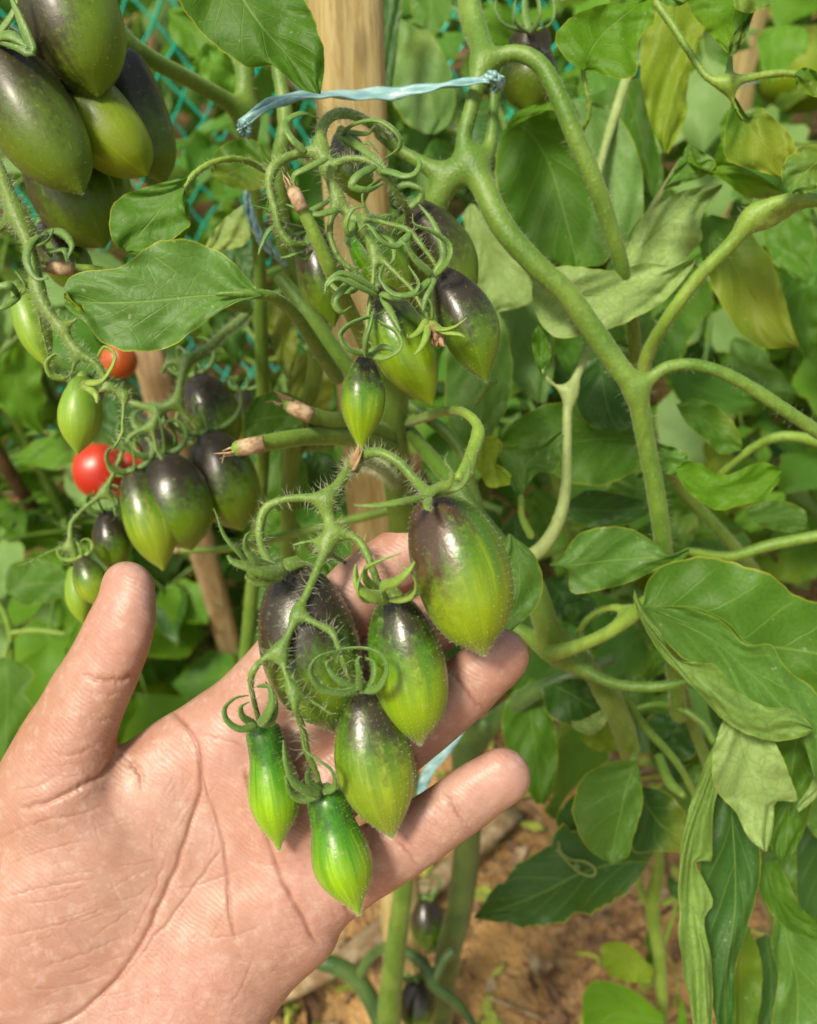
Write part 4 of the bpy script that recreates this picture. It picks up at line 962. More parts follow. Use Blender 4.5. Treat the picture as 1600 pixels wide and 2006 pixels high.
# green flower remnant at the end of the middle truss
fm = MB()
for pts, w_ in [([(842, 628, .236), (860, 645, .232), (890, 640, .229), (915, 622, .227)], 9), ([(842, 630, .236), (870, 650, .231), (900, 655, .228), (912, 662, .228)], 9),
                ([(838, 632, .236), (836, 655, .232), (825, 680, .23), (810, 696, .229)], 8), ([(836, 626, .236), (820, 650, .233), (800, 662, .231), (798, 655, .23)], 8), ([(846, 624, .236), (846, 600, .233), (838, 585, .231)], 8)]:
    ribbon(fm, pts, w_)
fm.build('withered_flower', M['sepal_bright'], MAIN)
fm = MB()
rs = np.random.RandomState(4)
for k in range(7):
    q = [(846+rs.normal(0, 3), 634, .235)]
    for i in range(5): q.append((q[-1][0]+3+rs.normal(0, 4), q[-1][1]+9, .234+rs.normal(0, .001)))
    ribbon(fm, q, 12)
fm.build('dried_petals', M['dry'], MAIN)
fm = MB(); ribbon(fm, [(688, 925, .206), (692, 905, .204), (700, 885, .202), (703, 870, .201)], 13); ribbon(fm, [(684, 930, .207), (700, 905, .203), (709, 882, .202)], 9)
fm.build('dried_petals', M['dry'], MAIN)

# ---- leaves of the tied plant
def LF(*a, **k): return leaf(MAIN, *a, **k)
# upper right of the stake
LF(.45, [(772, 25), (762, 100), (764, 180), (790, 235), (830, 262)], [(790, 40), (810, 100), (835, 170), (850, 225), (845, 262)], [(800, 40), (840, 62), (875, 120), (892, 190), (880, 240), (850, 264)], 'leaf_under', rip=.002, fold=-.2)
LF(.42, [(745, -30), (752, 60), (750, 140), (756, 200)], [(758, -40), (764, 40), (764, 130), (760, 200)], [(790, -60), (785, 30), (775, 120), (764, 200)], 'leaf_dark')
LF(.345, [(985, 262), (972, 300), (975, 380), (1000, 460), (1050, 505), (1110, 522)], [(1000, 240, -.012), (1040, 260, -.012), (1080, 330), (1105, 420), (1120, 480), (1130, 522)], [(1020, 228, -.016), (1085, 215, -.02), (1120, 240, -.01), (1165, 330), (1195, 430), (1190, 510), (1140, 524)], 'leaf_top', fold=.15, rip=.0025, label='big dark hanging leaf with a folded bright shoulder')
LF(.325, [(985, 268), (1010, 245), (1050, 225), (1090, 214), (1110, 222)], [(986, 262), (1015, 232), (1055, 217), (1092, 209), (1112, 220)], [(986, 258), (1010, 222), (1050, 205), (1090, 204), (1112, 216)], 'leaf_bright', rip=.0006)
LF(.375, [(1115, 195), (1130, 260), (1150, 350), (1175, 440), (1200, 500), (1222, 535)], [(1120, 195), (1170, 260), (1205, 350), (1220, 440), (1222, 500), (1225, 535)], [(1130, 192), (1195, 215), (1240, 275), (1260, 360), (1255, 450), (1240, 500), (1228, 535)], 'leaf_under', rip=.002)
LF(.268, [(1140, 137), (1108, 115), (1088, 78), (1100, 50), (1140, 22), (1190, 7), (1235, 6), (1268, -6)], [(1142, 137), (1155, 100), (1180, 65), (1215, 35), (1240, 15), (1272, -8)], [(1145, 138), (1180, 146), (1215, 155), (1248, 142), (1246, 100), (1262, 60), (1282, 40), (1275, -8)], 'leaf_bright', rip=.0015, fold=.15, label='bright translucent heart-shaped leaf on a thin stalk')
LF(.36, [(1285, -60), (1262, 40), (1255, 140), (1268, 220), (1280, 258), (1300, 300)], [(1330, -60), (1320, 60), (1312, 160), (1305, 240), (1303, 300)], [(1400, -60), (1385, 40), (1360, 110), (1345, 180), (1345, 225), (1310, 300)], 'leaf_yellow', rip=.003, label='long yellow-green hanging leaf lit from behind')
LF(.43, [(1150, 190), (1190, 240), (1225, 300), (1262, 345), (1275, 385)], [(1220, 160), (1245, 230), (1262, 300), (1275, 350), (1280, 388)], [(1260, 150), (1275, 230), (1290, 300), (1300, 350), (1285, 388)], 'leaf_top')
LF(.282, [(1436, 185), (1424, 240), (1418, 300), (1440, 320), (1500, 340), (1545, 352)], [(1440, 190), (1460, 232), (1490, 275), (1525, 315), (1548, 350)], [(1444, 196), (1468, 230), (1488, 212), (1505, 222), (1545, 262), (1560, 300), (1552, 345)], 'leaf_top', fold=.25, rip=.0018)
LF(.30, [(1348, 284), (1352, 320), (1395, 312), (1440, 322), (1490, 345), (1538, 378)], [(1350, 286), (1372, 322), (1410, 335), (1450, 345), (1495, 362), (1540, 380)], [(1352, 290), (1355, 322), (1385, 340), (1420, 355), (1458, 385), (1500, 388), (1540, 382)], 'leaf_bright', fold=.3, rip=.0018)
LF(.30, [(1350, 275), (1320, 335), (1300, 368)], [(1352, 280), (1345, 320), (1300, 370)], [(1354, 284), (1400, 315), (1380, 345), (1300, 372)], 'leaf_grey')
LF(.33, [(1222, 480), (1250, 430), (1300, 390), (1360, 368), (1412, 360)], [(1222, 520), (1270, 470), (1320, 425), (1370, 390), (1414, 362)], [(1228, 570), (1280, 555), (1330, 515), (1375, 470), (1372, 430), (1416, 364)], 'leaf_pale', rip=.003, label='pale folded leaf showing its underside')
LF(.300, [(1040, 540), (1060, 525), (1130, 522), (1200, 530), (1265, 515), (1310, 520), (1358, 505)], [(1042, 560), (1090, 575), (1160, 580), (1230, 570), (1300, 545), (1360, 508)], [(1042, 580), (1052, 620), (1085, 660), (1150, 655), (1225, 632), (1300, 590), (1345, 540), (1362, 512)], 'leaf_pale', rip=.0028, fold=.1, label='pale green leaf crossing behind the forked stem')
LF(.345, [(1375, 425), (1370, 480), (1395, 560), (1440, 640), (1490, 680), (1562, 680)], [(1385, 425), (1420, 490), (1465, 570), (1510, 630), (1564, 680)], [(1395, 420), (1450, 440), (1505, 500), (1535, 580), (1552, 640), (1566, 678)], 'leaf_top', rip=.0018)
LF(.262, [(1620, 282), (1570, 288), (1535, 320), (1532, 355), (1545, 378)], [(1625, 300), (1590, 325), (1562, 355), (1550, 378)], [(1640, 330), (1610, 360), (1580, 378), (1556, 380)], 'leaf_grey')
LF(.27, [(1558, 150), (1562, 172), (1590, 188), (1640, 200)], [(1556, 148), (1580, 155), (1610, 168), (1640, 198)], [(1554, 146), (1575, 132), (1600, 140), (1640, 160)], 'leaf_top')
LF(.27, [(1425, 105), (1385, 60), (1350, 20), (1330, -40)], [(1428, 100), (1440, 40), (1455, -20), (1460, -60)], [(1430, 96), (1465, 62), (1475, 20), (1520, -40)], 'leaf_bright')
LF(.268, [(1427, 108), (1430, 78), (1450, 50), (1475, 22)], [(1426, 110), (1442, 80), (1460, 48), (1476, 20)], [(1425, 112), (1445, 100), (1465, 60), (1477, 24)], 'leaf_dark')
LF(.26, [(1275, -20), (1300, 8), (1330, 12), (1360, -8)], [(1275, -30), (1310, -12), (1335, -10), (1365, -12)], [(1275, -50), (1320, -50), (1340, -40), (1370, -18)], 'leaf_grey')
LF(.262, [(1435, -20), (1440, 15), (1470, 25), (1510, 10), (1540, -10)], [(1440, -40), (1460, -10), (1490, -10), (1545, -14)], [(1445, -60), (1480, -50), (1510, -40), (1550, -20)], 'leaf_grey')
# behind the fork, middle
LF(.40, [(925, 560), (888, 640), (872, 740), (880, 840), (925, 895)], [(935, 560), (940, 650), (945, 750), (940, 830), (930, 898)], [(945, 565), (985, 630), (1003, 710), (995, 790), (960, 860), (936, 900)], 'leaf_grey', rip=.002, label='broad bluish green leaf behind the middle cluster')
LF(.40, [(905, 420), (915, 480), (925, 540), (945, 600)], [(920, 400), (950, 480), (970, 540), (960, 605)], [(930, 400), (985, 470), (1030, 530), (1040, 590), (975, 612)], 'leaf_pale', rip=.002)
LF(.44, [(980, 600), (985, 680), (1000, 740), (1050, 790)], [(1000, 590), (1030, 660), (1050, 730), (1060, 790)], [(1040, 580), (1080, 650), (1085, 720), (1070, 788)], 'leaf_under', rip=.002)
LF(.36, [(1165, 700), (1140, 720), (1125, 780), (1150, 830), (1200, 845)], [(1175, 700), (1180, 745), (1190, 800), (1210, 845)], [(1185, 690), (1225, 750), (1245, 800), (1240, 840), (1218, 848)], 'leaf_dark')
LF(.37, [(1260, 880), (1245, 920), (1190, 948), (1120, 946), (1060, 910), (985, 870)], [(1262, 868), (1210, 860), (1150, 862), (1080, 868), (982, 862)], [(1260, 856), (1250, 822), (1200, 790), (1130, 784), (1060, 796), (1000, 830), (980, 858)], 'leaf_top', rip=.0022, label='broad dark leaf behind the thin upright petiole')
LF(.315, [(1018, 975), (1000, 950), (985, 910), (975, 880), (1010, 872), (1060, 862), (1105, 842)], [(1020, 975), (1022, 940), (1035, 905), (1065, 880), (1108, 845)], [(1024, 975), (1038, 945), (1055, 925), (1085, 925), (1100, 890), (1110, 850)], 'leaf_grey', rip=.0016)
LF(.300, [(930, 872), (925, 900), (940, 930), (960, 955), (998, 950)], [(935, 866), (955, 885), (970, 915), (985, 935), (1000, 940)], [(940, 858), (970, 855), (985, 875), (970, 905), (985, 915), (1002, 930)], 'leaf_yellow', fold=.4)
MAINP = stem_part(MAIN, 'petiole', [[(1020, 972, .315, 16), (1022, 1010, .317, 16), (1040, 1050, .32, 18)]], 'stem_bright', .0010)
LF(.36, [(1325, 792), (1360, 782), (1400, 795), (1440, 832), (1455, 872)], [(1326, 795), (1365, 812), (1400, 840), (1430, 865), (1452, 880)], [(1327, 798), (1345, 830), (1380, 860), (1410, 888), (1450, 884)], 'leaf_top', rip=.0015)
LF(.315, [(1325, 915), (1345, 903), (1375, 910), (1405, 930), (1440, 925), (1490, 905), (1528, 918)], [(1325, 922), (1370, 945), (1420, 955), (1475, 945), (1530, 925)], [(1325, 930), (1350, 965), (1400, 998), (1450, 990), (1495, 975), (1525, 945), (1530, 928)], 'leaf_bright', rip=.0015, fold=.2)
LF(.318, [(1335, 935), (1300, 925), (1282, 905), (1285, 872)], [(1335, 930), (1318, 910), (1305, 890), (1288, 870)], [(1340, 925), (1350, 900), (1330, 880), (1290, 868)], 'leaf_grey', fold=.3)
LF(.375, [(1460, 1000), (1490, 985), (1530, 980), (1575, 1000), (1582, 1030)], [(1462, 1005), (1500, 1010), (1545, 1018), (1580, 1034)], [(1464, 1010), (1490, 1030), (1540, 1042), (1578, 1038)], 'leaf_grey')
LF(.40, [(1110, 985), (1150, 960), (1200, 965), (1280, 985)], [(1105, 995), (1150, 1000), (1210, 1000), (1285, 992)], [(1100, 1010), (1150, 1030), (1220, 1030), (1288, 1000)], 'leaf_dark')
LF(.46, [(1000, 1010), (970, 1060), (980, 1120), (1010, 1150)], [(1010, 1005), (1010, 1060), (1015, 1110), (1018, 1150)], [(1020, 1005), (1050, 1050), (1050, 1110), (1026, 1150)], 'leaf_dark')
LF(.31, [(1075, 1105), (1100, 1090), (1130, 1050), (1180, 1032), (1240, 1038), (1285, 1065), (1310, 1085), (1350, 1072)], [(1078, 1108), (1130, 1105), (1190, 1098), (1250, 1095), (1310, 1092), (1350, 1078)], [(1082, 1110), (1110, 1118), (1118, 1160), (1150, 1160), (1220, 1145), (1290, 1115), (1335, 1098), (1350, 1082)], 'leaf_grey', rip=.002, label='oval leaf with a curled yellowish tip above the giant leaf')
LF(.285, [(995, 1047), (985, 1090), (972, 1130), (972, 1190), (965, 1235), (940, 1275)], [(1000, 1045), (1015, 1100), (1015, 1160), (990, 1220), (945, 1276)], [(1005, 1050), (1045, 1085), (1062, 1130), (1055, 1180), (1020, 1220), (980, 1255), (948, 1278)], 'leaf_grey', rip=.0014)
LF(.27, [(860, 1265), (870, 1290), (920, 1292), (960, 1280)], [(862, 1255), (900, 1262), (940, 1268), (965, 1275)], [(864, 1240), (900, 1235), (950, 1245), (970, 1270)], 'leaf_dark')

LF(.310, [(1062, 740), (1046, 700), (1042, 660), (1056, 632)], [(1063, 740), (1058, 700), (1060, 665), (1060, 632)], [(1065, 738), (1078, 700), (1076, 660), (1064, 632)], 'leaf_top', fold=.6, rip=.001)
# leaves of this plant in the middle distance, between the branches
def blob(cx, cy, L_, w_, ang, d, mat, seed, own=MAIN):
    rs = np.random.RandomState(seed); a = radians(ang); ca, sa = cos(a), sin(a); us = np.linspace(0, 1, 7); bend = rs.uniform(-.18, .18)
    def pt(u, v):
        wv = math.sin(pi*min(1, .03+.97*u**.72))**.85*(1+.10*math.sin(u*14+v*2+seed)); x = (u-.5)*L_; y = v*w_*.5*wv+bend*L_*math.sin(pi*u)
        return (cx+x*ca-y*sa, cy+x*sa+y*ca)
    leaf(own, d, [pt(u, -1) for u in us], [pt(u, 0) for u in us], [pt(u, 1) for u in us], mat, rip=.0028, seed=seed, nu=26, nv=14, fold=rs.uniform(-.3, .5), tilt=(rs.uniform(-.5, .5), rs.uniform(-.5, .5)), teeth=.02)
for k, a in enumerate([(1290, 420, 200, 90, 70, .47, 'leaf_top'), (1340, 620, 190, 110, 110, .50, 'bg_light'), (1440, 590, 170, 90, 60, .52, 'leaf_grey'), (1290, 680, 150, 80, 100, .48, 'bg_mid'), (1400, 760, 190, 90, 20, .56, 'bg_mid'), (1560, 480, 160, 100, 75, .48, 'leaf_top'),
        (1590, 620, 170, 90, 95, .55, 'bg_mid'), (1500, 720, 170, 80, 40, .60, 'leaf_grey'), (1350, 430, 150, 70, 30, .50, 'bg_light'), (1100, 660, 160, 90, 80, .47, 'bg_mid'), (1190, 610, 170, 100, 60, .45, 'leaf_top'), (860, 650, 180, 90, 95, .50, 'leaf_top'),
        (1000, 760, 160, 80, 120, .48, 'leaf_grey'), (880, 330, 130, 70, 60, .50, 'bg_mid'), (960, 80, 170, 90, 50, .46, 'bg_light'), (820, 20, 150, 80, 100, .52, 'leaf_grey'), (1180, 200, 160, 90, 80, .52, 'bg_mid'), (1420, 280, 150, 80, 110, .52, 'bg_light'),
        (1150, 900, 180, 90, 10, .46, 'leaf_dark'), (1060, 1020, 130, 70, 80, .50, 'leaf_top'), (1200, 1080, 150, 80, 30, .50, 'leaf_dark'), (1380, 1010, 170, 80, 20, .55, 'leaf_top'), (1480, 1000, 130, 60, 150, .62, 'bg_light'), (1100, 1180, 110, 80, 60, .48, 'leaf_dark'),
        (690, 560, 150, 70, 100, .50, 'leaf_dark'), (770, 440, 140, 70, 80, .46, 'leaf_top'), (1250, 330, 140, 90, 60, .47, 'leaf_grey'), (1540, 110, 130, 90, 120, .60, 'bg_light'), (1500, 260, 120, 80, 40, .62, 'bg_pale'), (1400, 900, 120, 60, 100, .62, 'leaf_yellow')]):
    blob(*a, 400+k)
# ------------------------------------------------------------------ plant on the right with the giant drooping leaf
RP = thing('tomato_plant', 'tomato plant at the right edge with large curled and drooping leaves, pale undersides showing', 'tomato plant', W(1500, 2300, .69))
stem_part(RP, 'stem', [[(1500, 2300, .69, 34), (1510, 2000, .58, 36), (1540, 1700, .50, 36), (1570, 1450, .44, 36), (1620, 1200, .40, 34), (1680, 1000, .38, 34)],
                       [(1520, 1800, .52, 26), (1430, 1600, .45, 26), (1350, 1400, .40, 26), (1310, 1240, .35, 26), (1280, 1185, .31, 30)]], 'stem', .0022, k=.008)
def LR(*a, **k): return leaf(RP, *a, **k)
LR(.300, [(1258, 1188), (1268, 1140), (1300, 1108), (1350, 1092), (1410, 1095), (1480, 1115), (1530, 1140), (1565, 1170), (1680, 1200)], [(1262, 1192), (1310, 1188), (1370, 1192), (1430, 1222, -.004), (1465, 1262, -.006), (1530, 1270), (1600, 1280), (1700, 1300)], [(1262, 1196), (1300, 1215), (1360, 1245, .002), (1420, 1290, .004), (1470, 1320), (1520, 1340), (1570, 1370), (1620, 1400), (1700, 1420)], 'leaf_top', rip=.0022, fold=.0, nu=48, nv=26, seed=41, label='giant broad leaf spreading to the right edge')
LR(.288, [(1258, 1190), (1290, 1240), (1340, 1290), (1390, 1310), (1440, 1370), (1500, 1400), (1560, 1440), (1600, 1520)], [(1262, 1192), (1320, 1215), (1390, 1250), (1450, 1300), (1510, 1360), (1565, 1430), (1600, 1540)], [(1264, 1190), (1340, 1190), (1410, 1215), (1460, 1262), (1510, 1262), (1540, 1310), (1610, 1370), (1640, 1480)], 'leaf_grey', rip=.0022, fold=.12, nu=44, nv=22, seed=17)
LR(.279, [(1242, 1152), (1255, 1180), (1285, 1225), (1325, 1290), (1395, 1302), (1440, 1350), (1500, 1385), (1528, 1388), (1560, 1390), (1592, 1426)], [(1242, 1160), (1256, 1200), (1295, 1258), (1350, 1310), (1400, 1350), (1450, 1395), (1500, 1415), (1545, 1415), (1592, 1428)], [(1240, 1170), (1255, 1215), (1290, 1275), (1340, 1330), (1385, 1375), (1430, 1420), (1490, 1448), (1550, 1448), (1580, 1440), (1594, 1430)], 'leaf_strip', rip=.0026, fold=-.20, nu=56, seed=5, teeth=.03, label='rolled-over pale edge of the giant leaf')
LR(.290, [(1430, 1385), (1405, 1440), (1395, 1500), (1400, 1545), (1440, 1590), (1465, 1640), (1498, 1668)], [(1440, 1385), (1450, 1450), (1470, 1520), (1490, 1590), (1500, 1668)], [(1460, 1400), (1510, 1440), (1535, 1490), (1550, 1530), (1562, 1568), (1520, 1572), (1515, 1620), (1503, 1668)], 'leaf_pale', rip=.0024, fold=.1, nu=40, seed=9, label='pale crumpled leaf end with dark net veins')
LR(.300, [(1425, 1390), (1400, 1450), (1365, 1540), (1340, 1620), (1330, 1720), (1330, 1830), (1345, 1940), (1370, 2060), (1400, 2200)], [(1435, 1400), (1400, 1500), (1370, 1600), (1352, 1700), (1358, 1800), (1375, 1900), (1390, 2060), (1410, 2200)], [(1440, 1420), (1415, 1520), (1395, 1600), (1395, 1685), (1365, 1690), (1395, 1765), (1380, 1800), (1392, 1870), (1395, 1920), (1400, 2060), (1420, 2200)], 'leaf_strip', rip=.0030, fold=.10, nu=64, seed=12, teeth=.03, label='long pale folded-back strip of a drooping leaf')
LR(.312, [(1410, 1530), (1385, 1600), (1370, 1700), (1375, 1800), (1385, 1900), (1400, 1990), (1420, 2060)], [(1430, 1540), (1435, 1620), (1440, 1700), (1440, 1790), (1425, 1880), (1420, 1960), (1425, 2060)], [(1450, 1560), (1480, 1620), (1490, 1690), (1480, 1760), (1460, 1830), (1440, 1900), (1440, 1990), (1430, 2060)], 'leaf_dark', rip=.0022, nu=40, seed=22)
LR(.315, [(1500, 1450), (1480, 1500), (1490, 1580), (1500, 1640), (1530, 1690)], [(1560, 1440), (1550, 1520), (1545, 1600), (1535, 1690)], [(1640, 1430), (1610, 1500), (1590, 1580), (1570, 1640), (1540, 1690)], 'leaf_top', rip=.003, seed=31)
LR(.30, [(1640, 1420), (1600, 1470), (1590, 1530), (1560, 1580)], [(1645, 1430), (1610, 1490), (1596, 1540), (1562, 1586)], [(1650, 1450), (1620, 1510), (1600, 1560), (1564, 1592)], 'leaf_pale', seed=32)
LR(.335, [(1480, 1700), (1490, 1750), (1520, 1800), (1560, 1830), (1640, 1850)], [(1500, 1690), (1515, 1745), (1550, 1790), (1600, 1822), (1650, 1840)], [(1520, 1685), (1545, 1730), (1570, 1780), (1610, 1805), (1655, 1825)], 'leaf_top', fold=.4, seed=33)
LR(.36, [(1500, 1640), (1490, 1690), (1510, 1740), (1545, 1790)], [(1530, 1640), (1530, 1690), (1535, 1740), (1550, 1795)], [(1560, 1640), (1560, 1700), (1560, 1750), (1555, 1795)], 'leaf_grey', seed=34)
LR(.335, [(1520, 1790), (1510, 1850), (1525, 1910), (1518, 1960), (1510, 2040), (1530, 2120)], [(1530, 1790), (1545, 1860), (1560, 1930), (1560, 2000), (1555, 2120)], [(1545, 1800), (1600, 1840), (1640, 1900), (1650, 1980), (1600, 2120)], 'leaf_grey', rip=.002, fold=.15, seed=35, label='grey-green leaf filling the lower right corner')
LR(.37, [(1440, 1810), (1400, 1880), (1400, 1960), (1430, 2060)], [(1455, 1800), (1450, 1880), (1450, 1960), (1450, 2060)], [(1470, 1820), (1490, 1880), (1490, 1960), (1470, 2060)], 'leaf_top', fold=.3, seed=36)
LR(.40, [(1480, 1840), (1470, 1900), (1480, 1980), (1490, 2060)], [(1500, 1830), (1510, 1900), (1510, 1980), (1510, 2060)], [(1520, 1850), (1545, 1910), (1545, 1980), (1530, 2060)], 'leaf_dark', fold=.3, seed=37)
LR(.44, [(1590, 1560), (1560, 1640), (1560, 1760), (1600, 1860)], [(1620, 1560), (1610, 1660), (1610, 1760), (1620, 1860)], [(1660, 1560), (1670, 1660), (1670, 1760), (1650, 1860)], 'leaf_dark', seed=38)
LR(.38, [(1570, 1560), (1575, 1600), (1600, 1640), (1650, 1660)], [(1590, 1540), (1610, 1570), (1630, 1600), (1660, 1640)], [(1610, 1530), (1650, 1550), (1670, 1580), (1680, 1620)], 'leaf_grey', seed=39)
LR(.345, [(1245, 1488), (1190, 1495), (1140, 1525), (1122, 1575), (1130, 1625), (1155, 1665), (1195, 1692)], [(1245, 1488), (1228, 1540), (1215, 1600), (1203, 1650), (1200, 1693)], [(1246, 1490), (1256, 1530), (1258, 1580), (1240, 1640), (1232, 1675), (1204, 1692)], 'leaf_grey', rip=.0016, fold=.1, seed=51, label='rounded leaf hanging over the soil, its tip yellowing')
LR(.43, [(1285, 1660), (1240, 1650), (1170, 1635), (1110, 1620), (1070, 1655), (1010, 1700), (965, 1745), (928, 1797)], [(1270, 1690), (1210, 1690), (1140, 1710), (1070, 1745), (1000, 1775), (928, 1798)], [(1250, 1720), (1215, 1760), (1160, 1785), (1110, 1800), (1060, 1815), (1000, 1810), (928, 1799)], 'leaf_dark', rip=.002, fold=-.1, seed=52, teeth=.05, label='dark pointed leaf with a pale leaf-miner mark')
LR(.44, [(1200, 1500), (1130, 1550), (1090, 1600), (1100, 1640)], [(1220, 1520), (1180, 1580), (1140, 1620), (1110, 1642)], [(1240, 1540), (1210, 1600), (1180, 1640), (1120, 1645)], 'leaf_dark', seed=53)
LR(.40, [(1235, 1545), (1240, 1600), (1238, 1665), (1290, 1668), (1350, 1668)], [(1240, 1545), (1275, 1590), (1300, 1620), (1350, 1650)], [(1250, 1540), (1300, 1550), (1340, 1590), (1355, 1640)], 'leaf_dark', seed=54)
LR(.39, [(1060, 1350), (1075, 1400), (1120, 1420), (1190, 1410)], [(1080, 1340), (1120, 1360), (1150, 1380), (1195, 1400)], [(1100, 1330), (1150, 1330), (1190, 1350), (1200, 1390)], 'leaf_dark', seed=55)
LR(.37, [(1190, 1385), (1170, 1395), (1140, 1410), (1118, 1412)], [(1192, 1392), (1170, 1408), (1150, 1425), (1120, 1420)], [(1194, 1400), (1180, 1425), (1155, 1440), (1125, 1430)], 'leaf_pale', seed=56)
LR(.42, [(1130, 1430), (1150, 1460), (1190, 1475), (1220, 1465)], [(1140, 1425), (1170, 1440), (1200, 1450), (1222, 1460)], [(1160, 1410), (1190, 1420), (1215, 1435), (1225, 1455)], 'leaf_yellow', seed=57)
LR(.47, [(1030, 1330), (990, 1380), (985, 1440), (1010, 1510), (1050, 1575)], [(1045, 1330), (1040, 1400), (1050, 1480), (1060, 1575)], [(1060, 1330), (1080, 1400), (1092, 1470), (1085, 1540), (1068, 1575)], 'leaf_top', rip=.002, seed=58, label='olive leaf hanging between the two lower finger tips')
mm = [(1240, 1380, 1400, 1500), (1290, 1420, 1440, 1560), (1380, 1480, 1330, 1470), (1250, 1500, 1500, 1600), (1080, 1180, 1160, 1230), (1090, 1170, 1250, 1300), (1270, 1360, 1440, 1540), (1180, 1280, 1320, 1400), (1320, 1400, 1480, 1600), (1260, 1330, 1250, 1330), (1160, 1240, 1000, 1080), (1280, 1380, 1000, 1080), (1400, 1500, 1500, 1640), (1380, 1480, 940, 1010)]
rs = np.random.RandomState(77)
for i, (x0, x1, y0, y1) in enumerate(mm):
    a = rs.uniform(-.8, .8); cx, cy = (x0+x1)/2, (y0+y1)/2; L_ = (y1-y0)*.75; w_ = (x1-x0)*.42
    def pt(u, v): return (cx+(v*w_*math.sin(pi*min(1, .04+u**.8*.96)))*cos(a)-(u-.5)*2*L_*sin(a)*.6, cy+(u-.5)*2*L_*cos(a)*.7+v*w_*math.sin(pi*min(1, .04+u**.8*.96))*sin(a))
    us = [0, .2, .4, .6, .8, 1]
    leaf(RP, .44+.03*rs.rand()+.03*(i % 3), [pt(u, -1) for u in us], [pt(u, 0) for u in us], [pt(u, 1) for u in us], ['leaf_dark', 'leaf_top', 'leaf_dark', 'leaf_grey'][i % 4], rip=.003, seed=200+i, nu=20, nv=10, fold=rs.uniform(-.4, .4), tilt=(rs.uniform(-.5, .5), rs.uniform(-.5, .5)))
for l in [[(1210, 1340, .38, 16), (1260, 1420, .385, 16), (1330, 1500, .39, 14), (1380, 1600, .41, 10)], [(1340, 1390, .35, 12), (1380, 1420, .345, 16), (1400, 1455, .34, 16)], [(1230, 1400, .40, 14), (1250, 1450, .40, 14), (1240, 1490, .37, 14)],
          [(1290, 1480, .40, 18), (1310, 1530, .39, 20), (1340, 1560, .38, 12)], [(1190, 1410, .39, 12), (1280, 1380, .385, 12), (1340, 1392, .37, 14)], [(1430, 1600, .42, 18), (1510, 1760, .45, 18)]]:
    mb = MB(); tube_px(mb, l); mb.build('petiole', M['stem'], RP)
mb = MB(); C_ = cr(np.array([(1094, 1648), (1098, 1668), (1118, 1684), (1146, 1688), (1166, 1702), (1162, 1716), (1140, 1712), (1122, 1698), (1106, 1682), (1090, 1664)], float), 40)
mb.tube(W(C_[:, 0], C_[:, 1], np.full(40, .4275)), .0007, 6, .3); mb.tube(W(np.array([1126, 1136]), np.array([1692, 1700]), np.array([.4268, .4268])), .0012, 7, .4); mb.build('leaf_miner_trail', M['leaf_pale'], RP)
YP = thing('tomato_plant', 'young plant with lobed leaves at the left edge, beside the lower thumb', 'young plant', W(-60, 1900, .66))
for l in [[(-60, 1900, .66, 16), (-30, 1600, .62, 16), (10, 1400, .60, 14), (20, 1240, .585, 12), (-20, 1150, .58, 10)], [(20, 1240, .585, 11), (70, 1235, .58, 10), (130, 1242, .575, 8)], [(18, 1260, .585, 10), (10, 1290, .57, 9)]]:
    mb = MB(); tube_px(mb, l); mb.build('stem', M['stem_bright'], YP)
leaf(YP, .565, [(5, 1288), (-40, 1310), (-50, 1400), (-20, 1470), (5, 1505)], [(8, 1288), (15, 1350), (12, 1430), (6, 1505)], [(12, 1288), (48, 1302), (66, 1325), (48, 1360), (62, 1385), (40, 1425), (22, 1470), (8, 1505)], 'leaf_top', seed=91)
leaf(YP, .58, [(10, 1150), (15, 1110), (60, 1095), (105, 1105), (150, 1140)], [(12, 1155), (55, 1145), (100, 1142), (150, 1143)], [(14, 1160), (40, 1185), (90, 1180), (130, 1165), (150, 1146)], 'leaf_top', seed=92)
leaf(YP, .575, [(125, 1240), (150, 1210), (180, 1215), (190, 1260)], [(128, 1244), (150, 1245), (170, 1255), (188, 1275)], [(126, 1250), (130, 1290), (150, 1320), (186, 1285)], 'leaf_bright', seed=93)
# small seedling-like shoot on the soil at lower right
SP = thing('tomato_plant', 'young thin-stemmed plant standing on the open soil below the dark pointed leaf', 'young plant', W(1295, 2160, .68))
mb = MB()
for l in [[(1295, 2160, .68, 20), (1297, 2000, .66, 22), (1292, 1880, .64, 24), (1278, 1780, .62, 28), (1290, 1700, .60, 22), (1292, 1640, .59, 14)], [(1278, 1780, .62, 18), (1255, 1745, .61, 14), (1248, 1690, .60, 14)], [(1295, 1860, .64, 10), (1320, 1790, .63, 8), (1330, 1740, .62, 7)], [(1300, 1770, .62, 12), (1340, 1750, .61, 9)]]:
    mb = MB(); tube_px(mb, l); mb.build('stem', M['stem_bright'], SP)
leaf(SP, .62, [(1280, 1900), (1230, 1850), (1180, 1850), (1178, 1880)], [(1278, 1910), (1240, 1880), (1210, 1875), (1180, 1885)], [(1272, 1925), (1240, 1925), (1200, 1915), (1180, 1890)], 'leaf_yellow', seed=61)
leaf(SP, .61, [(1300, 1990), (1240, 1940), (1170, 1920), (1140, 1960), (1150, 2060)], [(1300, 2000), (1240, 1990), (1190, 1990), (1160, 2064)], [(1300, 2100), (1260, 2100), (1220, 2080), (1170, 2070)], 'leaf_bright', seed=62)
leaf(SP, .60, [(1330, 1730), (1318, 1720), (1308, 1715), (1306, 1722)], [(1334, 1735), (1320, 1740), (1310, 1735), (1306, 1728)], [(1336, 1765), (1322, 1760), (1312, 1748), (1306, 1732)], 'leaf_dark', seed=63)
